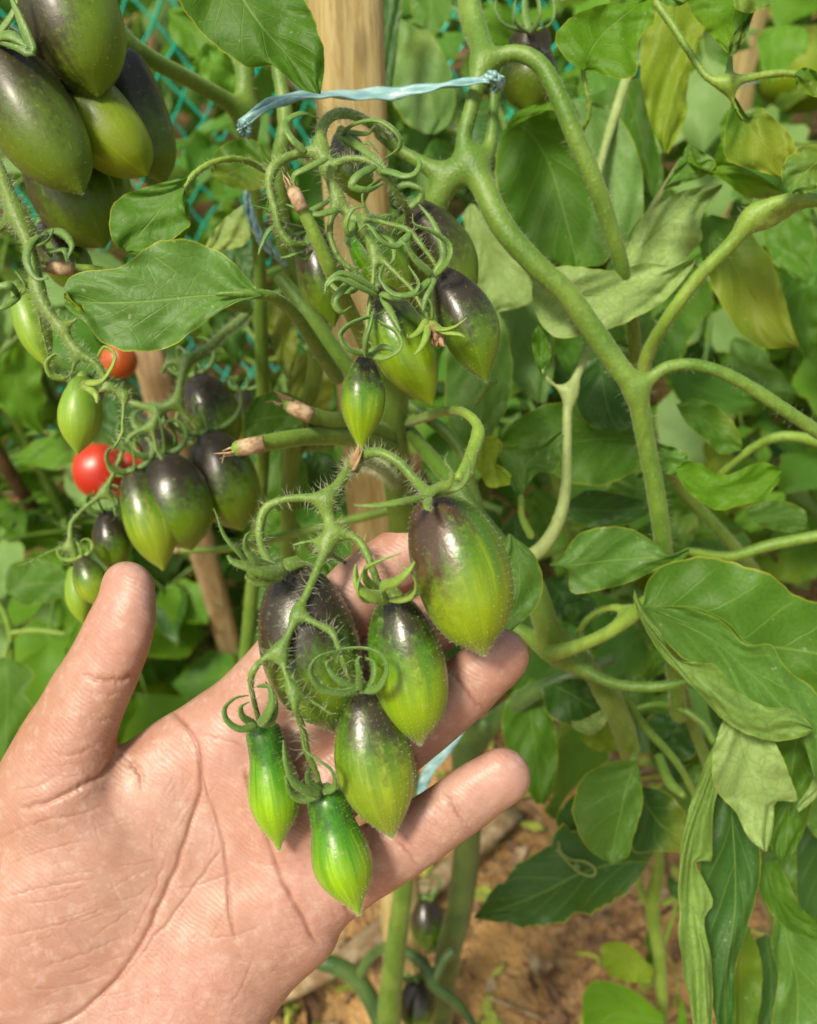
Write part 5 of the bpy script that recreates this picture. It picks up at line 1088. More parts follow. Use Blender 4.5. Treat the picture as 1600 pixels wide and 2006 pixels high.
leaf(SP, .60, [(1320, 2060), (1330, 1960), (1322, 1950)], [(1330, 2060), (1335, 2000), (1325, 1948)], [(1345, 2060), (1345, 1990), (1328, 1948)], 'leaf_bright', seed=64)

# ------------------------------------------------------------------ second stem at the middle and the dark arching stem behind the fingers
BK = thing('tomato_plant', 'tomato plant with a thick smooth stem rising behind the fingers and a dark side branch', 'tomato plant', W(850, 2160, .70))
stem_part(BK, 'stem', [[(850, 2160, .70, 44), (872, 1900, .62, 50), (900, 1780, .58, 52), (915, 1650, .54, 54), (912, 1500, .50, 56), (905, 1400, .48, 52), (900, 1250, .45, 48), (860, 1000, .45, 36)],
                       [(925, 1460, .50, 40), (985, 1400, .48, 40), (1050, 1355, .46, 36), (1115, 1325, .45, 30), (1200, 1290, .45, 24)]], 'stem_dark', .002, k=.010)
for l in [[(760, 2100, .60, 30), (740, 1990, .60, 34), (690, 1910, .60, 36), (620, 1880, .60, 34), (540, 1850, .62, 30)], [(700, 1915, .60, 22), (730, 1870, .59, 20), (770, 1850, .57, 22)], [(790, 1860, .58, 20), (830, 1890, .57, 24), (850, 1930, .57, 24), (900, 1970, .57, 20), (940, 2030, .57, 16)], [(850, 1920, .57, 22), (870, 1880, .57, 18), (890, 1860, .57, 16)]]:
    mb = MB(); tube_px(mb, l); mb.build('branch', M['stem_dark'], BK)
# ------------------------------------------------------------------ plant on the left carrying the big olive fruits
LP_ = thing('tomato_plant', 'tomato plant at the left edge with long hairy trusses and a large flat grey-green leaf', 'tomato plant', W(300, 2500, .70))
stem_part(LP_, 'stem', [[(300, 2500, .70, 30), (420, 1900, .60, 30), (480, 1300, .50, 28), (515, 900, .43, 28), (512, 700, .40, 28), (508, 500, .37, 28), (490, 330, .35, 34), (482, 200, .34, 40), (478, 60, .335, 40), (480, -60, .33, 40)],
                        [(482, 230, .34, 36), (440, 195, .33, 34), (370, 155, .315, 34), (300, 118, .30, 36), (240, 75, .29, 40), (205, 20, .285, 36), (190, -50, .28, 36)]], 'stem', .0015, hair=900, hl=.003, k=.008)
stem_part(LP_, 'stem', [[(330, 2300, .70, 26), (520, 1700, .58, 30), (560, 1200, .47, 32), (570, 900, .41, 34), (620, 700, .37, 34), (560, 500, .345, 34), (545, 330, .33, 36), (560, 240, .325, 34), (540, 100, .325, 30), (530, -50, .32, 30)]], 'stem', .0017, hair=200, hl=.003, k=.008)
for l in [[(565, 1010, .44, 20), (568, 930, .42, 24), (590, 880, .41, 22), (650, 868, .40, 22)], [(545, 540, .34, 26), (600, 610, .34, 34), (650, 680, .345, 34), (700, 740, .35, 30)], [(600, 500, .33, 12), (640, 560, .33, 14), (650, 640, .335, 12)], [(780, 780, .38, 20), (840, 820, .375, 24), (900, 880, .37, 22), (940, 1000, .37, 20)], [(930, 790, .35, 12), (960, 750, .345, 13), (972, 748, .343, 8)]]:
    mb = MB(); tube_px(mb, l); mb.build('branch', M['stem'], LP_)
def LL_(*a, **k): return leaf(LP_, *a, **k)
stem_part(LP_, 'petiole', [[(660, 740, .34, 30), (620, 680, .30, 28), (580, 620, .27, 26), (540, 585, .252, 26), (490, 575, .245, 22), (420, 578, .243, 12)]], 'stem', .0010, hair=120, hl=.0012)
stem_part(LP_, 'petiole', [[(530, 345, .275, 12), (490, 318, .262, 15), (450, 311, .256, 16), (410, 322, .252, 16), (380, 342, .25, 16), (360, 370, .249, 10)]], 'stem_bright', .0009, hair=160, hl=.0016)
LL_(.245, [(512, 572), (480, 540), (440, 500), (390, 476), (340, 468), (300, 476), (270, 500), (230, 524), (180, 530), (140, 540), (124, 565)], [(512, 575), (440, 578), (370, 582), (290, 590), (200, 592), (126, 590)], [(512, 580), (470, 590), (420, 616), (370, 655), (330, 680), (280, 690), (235, 684), (195, 668), (175, 640), (160, 625), (140, 612), (127, 600)], 'leaf_grey', rip=.0014, fold=.12, nu=46, nv=26, seed=71, curl=.0, label='large flat grey-green leaf left of the stake')
LL_(.2455, [(124, 560), (128, 585), (150, 610), (172, 630)], [(130, 570, -.001), (142, 592, -.003), (160, 606, -.003), (176, 634)], [(134, 594), (150, 597), (166, 598), (180, 636)], 'leaf_yellow', seed=70)
LL_(.25, [(376, 342), (340, 352), (290, 366), (245, 380), (220, 405), (213, 440), (222, 475), (243, 490)], [(374, 345), (345, 375), (315, 410), (285, 445), (255, 478), (246, 490)], [(372, 350), (362, 385), (362, 420), (372, 440), (350, 460), (320, 485), (285, 505), (252, 496)], 'leaf_top', rip=.0014, fold=.1, seed=72)
LL_(.256, [(365, 390), (345, 420), (300, 470), (262, 500)], [(368, 395), (350, 440), (310, 480), (264, 506)], [(370, 400), (372, 440), (350, 475), (290, 500), (268, 512)], 'leaf_bright', seed=73)
LL_(.232, [(340, -60), (352, 0), (385, 55), (430, 95), (475, 128), (500, 132), (530, 128), (560, 150), (590, 175), (622, 184)], [(440, -80), (470, -10), (510, 50), (560, 105), (600, 150), (626, 184)], [(560, -100), (590, -20), (612, 30), (630, 80), (636, 130), (630, 170), (628, 184)], 'leaf_top', rip=.002, fold=.1, nu=40, nv=24, seed=74, label='large dark green leaf hanging over the top of the stake')
LL_(.33, [(530, 300), (500, 275), (455, 275), (420, 300), (412, 330)], [(532, 320), (500, 320), (470, 330), (430, 345), (416, 345)], [(534, 335), (525, 365), (490, 372), (450, 366), (418, 350)], 'leaf_top', fold=.3, seed=75)
LL_(.36, [(398, 492), (420, 450), (455, 415), (480, 400), (498, 400)], [(400, 494), (435, 470), (470, 440), (499, 410)], [(402, 496), (440, 490), (480, 478), (500, 440)], 'leaf_pale', seed=76)
LL_(.37, [(480, 805), (500, 780), (545, 765), (590, 780)], [(478, 830), (510, 820), (550, 815), (595, 815)], [(482, 860), (510, 875), (550, 870), (590, 850)], 'leaf_top', seed=77)
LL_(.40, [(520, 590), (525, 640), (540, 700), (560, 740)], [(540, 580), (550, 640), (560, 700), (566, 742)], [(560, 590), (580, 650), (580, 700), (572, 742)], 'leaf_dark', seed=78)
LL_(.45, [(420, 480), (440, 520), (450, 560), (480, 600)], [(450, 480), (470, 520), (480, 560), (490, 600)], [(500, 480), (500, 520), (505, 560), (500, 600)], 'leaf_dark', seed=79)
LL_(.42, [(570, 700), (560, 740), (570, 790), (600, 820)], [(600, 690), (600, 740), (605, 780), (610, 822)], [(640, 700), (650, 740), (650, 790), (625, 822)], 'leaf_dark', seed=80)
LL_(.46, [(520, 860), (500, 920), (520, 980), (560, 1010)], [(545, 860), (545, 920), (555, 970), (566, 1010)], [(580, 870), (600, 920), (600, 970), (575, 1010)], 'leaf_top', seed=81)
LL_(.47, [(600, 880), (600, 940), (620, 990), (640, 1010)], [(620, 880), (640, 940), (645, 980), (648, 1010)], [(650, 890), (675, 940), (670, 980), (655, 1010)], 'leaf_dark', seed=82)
# hanging trusses of the left plant
stem_part(LP_, 'truss_stalk', [
    [(-40, 250, .27, 24), (5, 350, .262, 27), (30, 420, .26, 29), (60, 490, .258, 24), (72, 550, .257, 27), (88, 600, .256, 26), (120, 645, .256, 21), (150, 685, .256, 19), (190, 715, .256, 19), (215, 755, .257, 18), (245, 775, .258, 16)],
    [(25, 400, .26, 22), (70, 460, .262, 18), (100, 500, .263, 13)], [(70, 560, .257, 18), (75, 620, .258, 11), (90, 680, .259, 10), (100, 720, .26, 8)],
    [(150, 690, .256, 14), (142, 725, .256, 10), (128, 745, .257, 9)], [(120, 645, .256, 13), (150, 625, .256, 10)],
    [(215, 760, .257, 11), (190, 768, .255, 8)], [(245, 775, .258, 11), (240, 820, .257, 11), (238, 850, .257, 13), (222, 880, .256, 10)], [(30, 420, .26, 24), (-10, 460, .262, 14), (-30, 520, .262, 14)]],
    'truss', .0009, hair=2600, hl=.0032, hw=.00008, k=.003, it=3)
stem_part(LP_, 'truss_stalk', [
    [(480, 620, .40, 19), (430, 660, .37, 19), (400, 690, .355, 21), (370, 705, .35, 21), (355, 745, .348, 18), (345, 785, .347, 18), (310, 800, .347, 18), (260, 790, .35, 16)], [(370, 705, .35, 14), (330, 712, .35, 13), (318, 730, .35, 11)],
    [(345, 785, .347, 16), (360, 810, .348, 14), (385, 840, .35, 11)], [(312, 800, .347, 14), (300, 830, .346, 14), (262, 850, .345, 14), (245, 870, .344, 14), (232, 905, .343, 13), (205, 960, .341, 13), (160, 1000, .338, 13), (138, 1030, .336, 14), (140, 1070, .335, 14), (150, 1092, .335, 13)],
    [(140, 1070, .335, 11), (100, 1080, .333, 8), (60, 1100, .331, 8), (35, 1110, .33, 8)], [(205, 960, .341, 11), (222, 985, .341, 10), (226, 1010, .341, 10)], [(300, 832, .346, 11), (305, 880, .345, 10), (320, 905, .345, 10)]],
    'truss', .0012, hair=1500, hl=.0035, hw=.0001, k=.004, it=2)

for k, a in enumerate([(440, 150, 150, 80, 60, .48, 'bg_light'), (400, 60, 160, 80, 30, .50, 'bg_light'), (470, 640, 150, 80, 90, .50, 'leaf_dark'), (60, 760, 190, 110, 75, .52, 'bg_light'), (20, 620, 150, 90, 110, .55, 'bg_pale'), (100, 880, 170, 70, 165, .56, 'bg_light'),
        (380, 560, 120, 70, 40, .52, 'bg_mid'), (470, 960, 160, 80, 100, .52, 'leaf_dark'), (540, 1030, 130, 60, 70, .50, 'leaf_top'), (300, 640, 120, 70, 20, .60, 'leaf_dark'), (250, 820, 140, 80, 60, .66, 'leaf_dark'), (430, 470, 140, 80, 120, .46, 'leaf_top')]):
    blob(*a, 450+k, own=LP_)
# ------------------------------------------------------------------ tomatoes
z = .192
def cs(*l): return [([(x, y, dd) for x, y, dd in p], w_) for p, w_ in l]
tomato('largest tomato of the held cluster, purple shoulder fading to yellow-green, tip at the ring finger', (846, 968), (948, 1283), 186, .193, 'blunt', 'tom_big', (-.8, -.1), .03, 4, .03, 1, dz=-.003, csd='truss', fuzz=2600, group='tomatoes held in the hand',
       traced=cs(([(838, 972, 0.1870), (858, 955, 0.1810), (880, 948, 0.1770), (884, 925, 0.1750), (872, 905, 0.1750), (876, 888, 0.1770)], 15), ([(840, 972, 0.1860), (790, 982, 0.1790), (740, 990, 0.1770), (694, 990, 0.1770)], 12),
                 ([(842, 975, 0.1860), (836, 988, 0.1800), (838, 998, 0.1780), (846, 1000, 0.1770)], 13), ([(845, 970, 0.1870), (880, 962, 0.1840), (906, 948, 0.1830), (918, 918, 0.1850), (914, 890, 0.1880)], 11), ([(842, 968, 0.1890), (870, 960, 0.1930), (900, 950, 0.1970)], 16)))
tomato('darkest broad tomato of the held cluster, purple-black shoulder, crossed by the hairy stalk', (572, 1108), (652, 1432), 192, .199, 'blunt', 'tom_dark', (-.3, -.8), -.015, 3, .04, 2, csd='truss', fuzz=2600, group='tomatoes held in the hand',
       traced=cs(([(556, 1118, .190), (520, 1120, .184), (480, 1108, .181), (456, 1100, .180), (446, 1088, .180)], 27), ([(545, 1118, .190), (500, 1118, .186), (470, 1085, .183), (440, 1050, .182), (425, 1010, .182), (418, 996, .182)], 12), ([(548, 1116, .190), (505, 1100, .183), (482, 1075, .181), (482, 1050, .180), (495, 1040, .180)], 17), ([(556, 1122, .19), (510, 1142, .186), (480, 1130, .184)], 18), ([(560, 1115, .192), (590, 1105, .196), (620, 1110, .2)], 14)))
tomato('mid-size held tomato between the largest and the darkest, small stubby nipple at its tip', (770, 1165), (823, 1458), 150, .196, 'blunt', 'tom', (.2, -.9), .02, 3, .05, 3, csd='sepal_bright', fuzz=2200, group='tomatoes held in the hand',
       traced=cs(([(758, 1172, 0.1890), (728, 1168, 0.1840), (703, 1150, 0.1820), (697, 1128, 0.1820), (697, 1105, 0.1820)], 24), ([(764, 1175, 0.1880), (800, 1172, 0.1820), (815, 1150, 0.1790), (805, 1120, 0.1770), (780, 1105, 0.1770)], 11), ([(755, 1168, 0.1890), (748, 1150, 0.1830), (775, 1140, 0.1780), (800, 1118, 0.1760), (812, 1100, 0.1760)], 17), ([(752, 1165, 0.1900), (720, 1140, 0.1850), (716, 1115, 0.1830), (745, 1098, 0.1810), (785, 1084, 0.1810)], 15), ([(750, 1168, 0.1890), (712, 1175, 0.1840), (700, 1150, 0.1810), (715, 1105, 0.1820)], 12)))
tomato('front tomato at the middle of the palm, dark striped shoulder and dull green pointed tip', (708, 1348), (768, 1642), 154, .196, 'plum', 'tom_front', (.5, -.8), -.02, 3, .035, 4, csd='sepal', fuzz=2200, group='tomatoes held in the hand',
       traced=cs(([(702, 1352, 0.1870), (665, 1358, 0.1830), (625, 1345, 0.1810), (608, 1315, 0.1800), (620, 1290, 0.1800), (650, 1278, 0.1810), (672, 1282, 0.1820)], 13), ([(706, 1352, 0.1870), (740, 1348, 0.1830), (757, 1315, 0.1810), (748, 1285, 0.1810), (715, 1270, 0.1810), (670, 1272, 0.1820), (640, 1285, 0.1830)], 13), ([(704, 1352, 0.1850), (703, 1320, 0.1820), (700, 1295, 0.1810), (705, 1285, 0.1810)], 9), ([(706, 1350, 0.1870), (728, 1335, 0.1850), (732, 1300, 0.1850), (715, 1288, 0.1860)], 9), ([(700, 1352, 0.1870), (660, 1330, 0.1850), (640, 1300, 0.1850), (655, 1290, 0.1860)], 7)))
tomato('small curved young tomato, leftmost of the held cluster, narrow neck and pinkish tip', (511, 1415), (546, 1665), 104, .199, 'pear', 'tom_green', (.0, -.8), .03, 3, .03, 5, csd='sepal', fuzz=1500, group='tomatoes held in the hand',
       traced=cs(([(503, 1420, 0.1920), (470, 1428, 0.1890), (445, 1412, 0.1880), (440, 1388, 0.1880), (460, 1368, 0.1880), (487, 1362, 0.1890)], 9), ([(508, 1418, 0.1910), (524, 1400, 0.1870), (532, 1370, 0.1860), (525, 1345, 0.1860), (503, 1345, 0.1870)], 17), ([(500, 1420, 0.1930), (476, 1405, 0.1900), (472, 1385, 0.1890), (488, 1375, 0.1890)], 8), ([(512, 1420, 0.1920), (535, 1405, 0.1900), (538, 1370, 0.1900), (520, 1335, 0.1910)], 14)))
tomato('bright green young tomato hanging lowest of the held cluster, pale shine down its neck', (638, 1545), (703, 1792), 118, .195, 'pear', 'tom_green', (-.2, -.9), -.02, 3, .03, 6, dz=-.002, csd='sepal', fuzz=1500, group='tomatoes held in the hand',
       traced=cs(([(628, 1556, 0.1890), (600, 1548, 0.1860), (575, 1530, 0.1840), (560, 1495, 0.1830), (555, 1452, 0.1830)], 14), ([(634, 1552, 0.1890), (655, 1540, 0.1860), (650, 1510, 0.1840), (625, 1490, 0.1840), (598, 1470, 0.1850), (592, 1440, 0.1860)], 12), ([(626, 1556, 0.1900), (590, 1565, 0.1880), (566, 1545, 0.1860), (560, 1505, 0.1850)], 14), ([(630, 1552, 0.1920), (604, 1530, 0.1910), (604, 1510, 0.1910), (612, 1506, 0.1920)], 7), ([(640, 1550, 0.1920), (662, 1540, 0.1930), (675, 1535, 0.1950)], 5)))
# middle cluster
tomato('slim spindle-shaped tomato hanging lowest of the middle cluster, its withered tip touching the stalk below', (716, 690), (706, 888), 88, .236, 'spindle', 'tom', (.2, -.8), .0, 4, .05, 7, csd='sepal', fuzz=700, group='tomatoes of the middle cluster',
       traced=cs(([(712, 694, .228), (680, 682, .224), (667, 655, .223), (690, 633, .223), (725, 620, .223), (752, 612, .224)], 10), ([(718, 694, .228), (755, 700, .224), (785, 680, .222), (775, 650, .222), (745, 632, .223), (732, 620, .224)], 11), ([(716, 696, .226), (716, 665, .222), (725, 635, .221), (732, 605, .222)], 20), ([(722, 690, .229), (752, 680, .228), (782, 690, .228)], 7), ([(712, 690, .23), (690, 690, .231), (672, 668, .233)], 8)))
tomato('plump green tomato with purple shoulder, behind the withered flower of the middle cluster', (738, 560), (848, 795), 118, .25, 'plum', 'tom', (.1, -.9), -.02, 3, .04, 8, csd='sepal', curl=1.1, group='tomatoes of the middle cluster',
       traced=cs(([(745, 575, .238), (790, 585, .232), (820, 560, .230), (800, 520, .23)], 9), ([(740, 578, .24), (700, 560, .234), (660, 545, .231), (635, 565, .231)], 13), ([(742, 572, .24), (705, 548, .235), (668, 535, .232), (642, 552, .231), (636, 575, .231)], 11), ([(748, 580, .24), (770, 620, .235), (785, 650, .234)], 9)))
tomato('rightmost glossy tomato of the middle cluster, black shoulder with bright highlights, olive pointed tip', (860, 528), (953, 748), 114, .243, 'plum', 'tom_dark', (-.2, -.95), .05, 4, .05, 9, csd='sepal', fuzz=700, group='tomatoes of the middle cluster',
       traced=cs(([(846, 538, .234), (815, 510, .230), (795, 480, .228), (782, 468, .228)], 15), ([(852, 540, .233), (878, 510, .229), (880, 480, .228), (850, 455, .227), (812, 440, .227), (808, 420, .228)], 11), ([(845, 545, .234), (810, 575, .230), (770, 575, .229), (745, 545, .229), (752, 515, .23)], 10), ([(850, 545, .234), (835, 580, .232), (828, 610, .232)], 12), ([(850, 538, .235), (868, 500, .236), (850, 440, .238), (820, 400, .24)], 8)))
tomato('long dusky tomato behind the glossy right one of the middle cluster, near the forked stem', (805, 395), (925, 602), 108, .272, 'plum', 'tom_olive', (-.8, -.5), .04, 3, .03, 10, csd='sepal', group='tomatoes of the middle cluster',
       traced=cs(([(798, 412, .262), (765, 400, .255), (775, 372, .25), (800, 362, .248), (828, 375, .248), (826, 400, .25)], 12), ([(795, 415, .26), (786, 400, .25), (786, 378, .247)], 22), ([(795, 410, .26), (755, 430, .25), (720, 415, .247), (712, 380, .246), (750, 350, .246), (785, 345, .247)], 10), ([(800, 408, .262), (820, 390, .262), (830, 370, .262)], 8)))
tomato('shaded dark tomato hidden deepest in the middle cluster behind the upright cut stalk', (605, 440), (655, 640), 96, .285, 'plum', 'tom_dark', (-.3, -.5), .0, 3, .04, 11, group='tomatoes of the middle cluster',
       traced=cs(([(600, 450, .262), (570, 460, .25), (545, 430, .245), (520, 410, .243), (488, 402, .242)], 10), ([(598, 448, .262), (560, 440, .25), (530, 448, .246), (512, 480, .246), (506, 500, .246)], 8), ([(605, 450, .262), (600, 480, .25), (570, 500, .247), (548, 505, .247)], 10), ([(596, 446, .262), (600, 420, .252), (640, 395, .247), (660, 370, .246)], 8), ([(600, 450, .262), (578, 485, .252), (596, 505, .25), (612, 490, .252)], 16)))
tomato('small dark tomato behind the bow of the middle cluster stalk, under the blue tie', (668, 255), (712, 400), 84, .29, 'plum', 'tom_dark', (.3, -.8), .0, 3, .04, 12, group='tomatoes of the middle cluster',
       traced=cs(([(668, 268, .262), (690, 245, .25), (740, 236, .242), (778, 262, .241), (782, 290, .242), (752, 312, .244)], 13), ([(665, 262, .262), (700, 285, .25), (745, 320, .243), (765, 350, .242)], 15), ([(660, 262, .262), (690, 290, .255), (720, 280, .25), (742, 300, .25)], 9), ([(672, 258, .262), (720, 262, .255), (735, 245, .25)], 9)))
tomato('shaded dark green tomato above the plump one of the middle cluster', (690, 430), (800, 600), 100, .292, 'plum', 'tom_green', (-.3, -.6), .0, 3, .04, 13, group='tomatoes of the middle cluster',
       traced=cs(([(700, 445, .265), (730, 450, .252), (765, 470, .246), (772, 505, .245), (755, 525, .245)], 8), ([(695, 440, .265), (680, 470, .255), (690, 490, .25)], 10), ([(700, 440, .265), (735, 425, .255), (770, 420, .25)], 8)))
# left edge, large fruits
LG = 'tomatoes of the upper left cluster'
tomato('tomato cut off by the top edge, brown left half and bright green right half', (75, -110), (192, 191), 190, .250, 'blunt', 'tom_left', (-1, .2), .02, 3, .02, 14, cal=0, group=LG, fuzz=500)
tomato('longest tomato at the left edge, brown with a long pale streak of light', (-25, 55), (162, 380), 170, .246, 'blunt', 'tom_olive', (-.3, -.9), -.03, 3, .02, 15, group=LG, csd='sepal', fuzz=500,
       traced=cs(([(-10, 70, .235), (40, 90, .232), (62, 100, .231), (40, 40, .231), (20, -5, .232)], 22), ([(-12, 75, .235), (20, 70, .232), (60, 95, .231)], 20), ([(-5, 70, .235), (28, 20, .233), (30, -30, .233)], 14), ([(-20, 60, .235), (-40, 20, .235), (-20, -20, .235)], 14)))
tomato('yellow-olive tomato second from the right in the upper left cluster, wedged between two brown ones', (140, 140), (288, 345), 142, .262, 'blunt', 'tom_yellow', (-.2, -.6), -.05, 3, .02, 16, cal=0, group=LG)
tomato('rightmost tomato of the upper left cluster with a shiny black shoulder under the thick stalk', (238, 100), (324, 358), 124, .278, 'blunt', 'tom_olive', (.1, -.9), -.05, 4, .05, 17, cal=0, group=LG)
tomato('lowest dark green tomato of the upper left cluster, tip down beside the curled leaf', (85, 260), (204, 486), 158, .276, 'blunt', 'tom_olive', (-.6, .3), -.02, 3, .02, 18, cal=0, group=LG)
tomato('green tomato mostly hidden between the lowest and the rightmost fruits of the upper left cluster', (170, 270), (245, 440), 90, .292, 'plum', 'tom', (-.2, -.5), .0, 3, .02, 19, cal=0, group=LG)
SG = 'tomatoes along the left truss'
tomato('small nearly black tomato behind the curled sepals at the left, above the cut stalk', (80, 435), (175, 580), 90, .285, 'plum', 'tom_dark', (-.2, -.8), .0, 3, .02, 20, group=SG, csd='sepal',
       traced=cs(([(88, 455, .268), (60, 475, .255), (52, 510, .251), (70, 545, .25), (95, 545, .25)], 14), ([(90, 450, .268), (75, 480, .257), (95, 470, .252), (105, 448, .251)], 12), ([(92, 452, .268), (120, 455, .258), (140, 480, .254), (130, 510, .254)], 12), ([(88, 460, .268), (100, 490, .257), (125, 490, .254), (132, 515, .254)], 13)))
tomato('narrow pale green tomato at the far left pointing down beside the hairy stalk', (34, 555), (92, 720), 66, .275, 'plum', 'tom_pale', (-.2, -.5), .0, 3, .02, 21, group=SG, csd='sepal',
       traced=cs(([(36, 580, .262), (10, 600, .256), (-15, 605, .255), (-25, 590, .255)], 14), ([(36, 578, .262), (20, 560, .257), (-5, 560, .256), (-20, 545, .256)], 14), ([(38, 578, .262), (50, 560, .258), (30, 530, .256)], 9)))
tomato('light green tomato hanging alone below the hairy stalk, just above the red ones', (162, 735), (152, 890), 84, .275, 'plum', 'tom_pale', (.2, -.5), .0, 3, .02, 22, group=SG, csd='sepal_bright',
       traced=cs(([(128, 742, .257), (100, 735, .254), (92, 712, .253), (108, 695, .253), (125, 705, .254)], 9), ([(160, 752, .262), (185, 770, .257), (190, 790, .256)], 9), ([(160, 750, .262), (200, 745, .256), (225, 700, .255), (205, 680, .255), (190, 700, .256)], 9)))
BG_ = 'tomatoes of the lower left cluster'
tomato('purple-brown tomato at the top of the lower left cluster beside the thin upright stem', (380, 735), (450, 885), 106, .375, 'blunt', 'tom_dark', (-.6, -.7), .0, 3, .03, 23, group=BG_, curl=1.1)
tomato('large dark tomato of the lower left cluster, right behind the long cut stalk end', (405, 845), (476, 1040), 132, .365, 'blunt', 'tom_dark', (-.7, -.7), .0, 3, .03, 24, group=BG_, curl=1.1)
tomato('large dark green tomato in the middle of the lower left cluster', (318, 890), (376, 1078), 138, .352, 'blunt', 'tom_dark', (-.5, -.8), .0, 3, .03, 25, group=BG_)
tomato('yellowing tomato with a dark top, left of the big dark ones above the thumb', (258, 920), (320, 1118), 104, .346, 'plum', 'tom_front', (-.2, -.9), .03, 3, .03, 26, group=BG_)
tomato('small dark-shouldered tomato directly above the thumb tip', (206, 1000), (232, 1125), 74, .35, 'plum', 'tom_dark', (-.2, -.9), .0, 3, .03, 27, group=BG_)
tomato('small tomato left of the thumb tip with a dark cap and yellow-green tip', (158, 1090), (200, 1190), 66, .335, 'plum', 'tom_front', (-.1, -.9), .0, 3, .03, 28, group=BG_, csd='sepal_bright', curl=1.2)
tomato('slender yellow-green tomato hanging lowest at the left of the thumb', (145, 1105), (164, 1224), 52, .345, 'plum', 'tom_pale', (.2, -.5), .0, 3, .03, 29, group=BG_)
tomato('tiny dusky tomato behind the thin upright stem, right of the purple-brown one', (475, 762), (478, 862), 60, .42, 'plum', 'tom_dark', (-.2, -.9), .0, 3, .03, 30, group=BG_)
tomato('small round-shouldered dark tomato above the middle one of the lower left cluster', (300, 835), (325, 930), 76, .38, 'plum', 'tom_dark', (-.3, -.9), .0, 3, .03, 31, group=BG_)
tomato('ripe red tomato glowing behind the left truss, left one of two', (190, 868), (197, 978), 100, .56, 'round', 'tom_red', (0, -1), 0, 5, .03, 32, cal=0, group='ripe red tomatoes')
tomato('ripe red tomato half hidden behind the dark fruits, right one of two', (255, 872), (258, 985), 96, .60, 'round', 'tom_red', (0, -1), 0, 5, .03, 33, cal=0, group='ripe red tomatoes')
tomato('orange turning tomato under the lower rim of the big left leaf', (228, 672), (238, 742), 70, .58, 'round', 'tom_orange', (0, -1), 0, 5, .03, 34, cal=0, group='ripe red tomatoes')
tomato('tomato hanging behind the arched stem at the top with a shiny grey-purple shoulder', (1038, 58), (1042, 232), 112, .33, 'pear', 'tom_olive', (.1, -.95), -.02, 4, .05, 35, csd='sepal',
       traced=cs(([(1032, 62, .316), (990, 50, .308), (972, 20, .306), (975, -20, .306)], 8), ([(1036, 64, .314), (1010, 45, .306), (1008, 10, .304), (1020, -25, .304)], 12), ([(1038, 64, .314), (1055, 40, .306), (1055, 5, .304), (1040, -25, .304)], 12), ([(1042, 62, .316), (1078, 48, .308), (1086, 20, .306), (1078, -20, .306)], 9), ([(1036, 60, .318), (1028, 20, .32), (1030, -40, .32)], 12)), group='single tomatoes')
tomato('large round unripe green tomato in the upper right corner', (1570, 62), (1572, 215), 172, .95, 'round', 'tom_yellow', (-.2, -.5), 0, 5, .04, 36, cal=0, group='single tomatoes')
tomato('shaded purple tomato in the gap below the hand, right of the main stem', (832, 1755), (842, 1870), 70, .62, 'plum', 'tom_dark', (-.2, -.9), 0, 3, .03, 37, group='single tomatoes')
tomato('dark tomato hanging at the bottom edge right of the main stem', (815, 1915), (822, 2030), 74, .58, 'plum', 'tom_dark', (-.2, -.9), 0, 3, .03, 38, group='single tomatoes', cln=1.4, curl=1.3, swid=.0026)

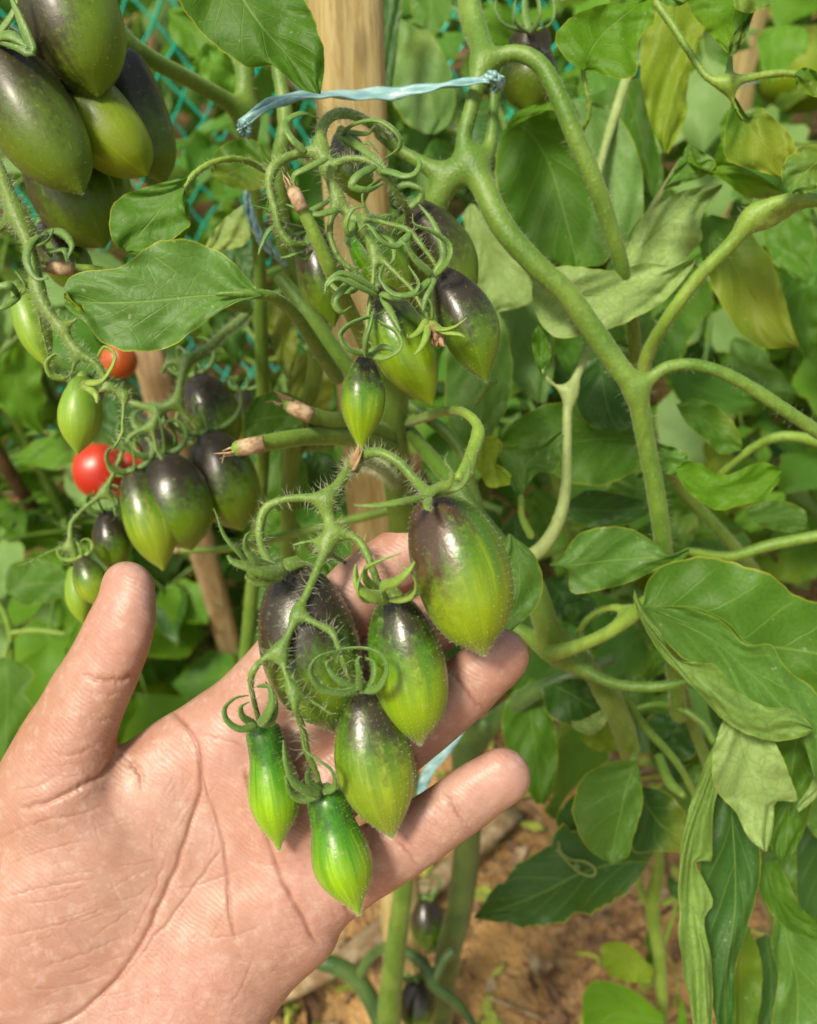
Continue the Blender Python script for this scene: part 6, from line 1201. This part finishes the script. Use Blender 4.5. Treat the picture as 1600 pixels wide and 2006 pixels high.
# ------------------------------------------------------------------ blue tie
def tie_mat():
    m = NT('blue_tie'); ob = m.obj(); mp = m.n('Mapping', Vector=ob, Scale=(.25, 1, 1)); n = m.noise(420, mp, 3)
    c = m.mix(m.sstep(n, .3, .7), (.16, .33, .34), (.30, .47, .46))
    return m.out(m.n('BsdfPrincipled', Base_Color=c, Roughness=.35, Normal=m.bump(n, .0006, .8)))
M['tie'] = tie_mat()
def strap(mb, pts, w_px, th=.0006, n=60, twist=0):
    C = cr(np.array(pts, float), n); P = W(C[:, 0], C[:, 1], C[:, 2]); T_, N, B = frames(P, up=UP+.15*FWD)
    wv = np.interp(np.linspace(0, 1, n), np.linspace(0, 1, len(w_px)), w_px)/2*C[:, 2]/F
    V = []; k = 9
    for i in range(n):
        for j in range(k):
            v = -1+2*j/(k-1); V.append(P[i]+N[i]*v*wv[i]+B[i]*(.0006*math.cos(v*5+i*.25)+.0004*math.sin(i*.8+v*3)))
    Fc = [[i*k+j, i*k+j+1, (i+1)*k+j+1, (i+1)*k+j] for i in range(n-1) for j in range(k-1)]
    mb.add(np.array(V), Fc)
mb = MB()
strap(mb, [(472, 243, .262), (500, 222, .262), (540, 200, .266), (600, 189, .275), (680, 186, .283), (760, 184, .286), (830, 176, .284), (900, 163, .278), (955, 156, .272), (976, 158, .275), (980, 170, .29), (960, 178, .31)], [22, 20, 22, 24, 28, 32, 30, 26, 24, 22, 20, 18])
strap(mb, [(952, 150, .272), (968, 150, .270), (980, 160, .272), (978, 172, .276), (964, 174, .274)], [16, 20, 16])
strap(mb, [(478, 236, .262), (470, 248, .262), (474, 262, .264)], [14, 12, 6]); strap(mb, [(482, 238, .262), (486, 254, .263), (480, 268, .265)], [8, 7, 3])
o = mb.build('plastic_tie', M['tie'], label='light blue plastic ribbon tying the stem to the thick stake', category='tie')
mo = o.modifiers.new('thick', 'SOLIDIFY'); mo.thickness = .0005
mb = MB(); strap(mb, [(482, 375, .33), (490, 420, .33), (510, 465, .33), (540, 500, .335), (560, 520, .34)], [14, 18, 18, 10])
o = mb.build('plastic_tie', M['tie'], label='loose end of pale blue ribbon hanging left of the middle cluster', category='tie'); mo = o.modifiers.new('thick', 'SOLIDIFY'); mo.thickness = .0005
mb = MB(); strap(mb, [(822, 1560, .44), (840, 1510, .44), (870, 1470, .44), (905, 1420, .445), (920, 1390, .45)], [14, 24, 24, 18])
o = mb.build('plastic_tie', M['tie'], label='blue ribbon seen between the two lower fingers', category='tie'); mo = o.modifiers.new('thick', 'SOLIDIFY'); mo.thickness = .0005
mb = MB(); strap(mb, [(1365, 255, .9), (1400, 205, .9), (1440, 170, .92), (1480, 160, .95), (1540, 172, 1.0)], [10, 12, 12, 8])
o = mb.build('plastic_tie', M['tie'], label='far blue ribbon looped round the stake at the upper right', category='tie'); mo = o.modifiers.new('thick', 'SOLIDIFY'); mo.thickness = .0008
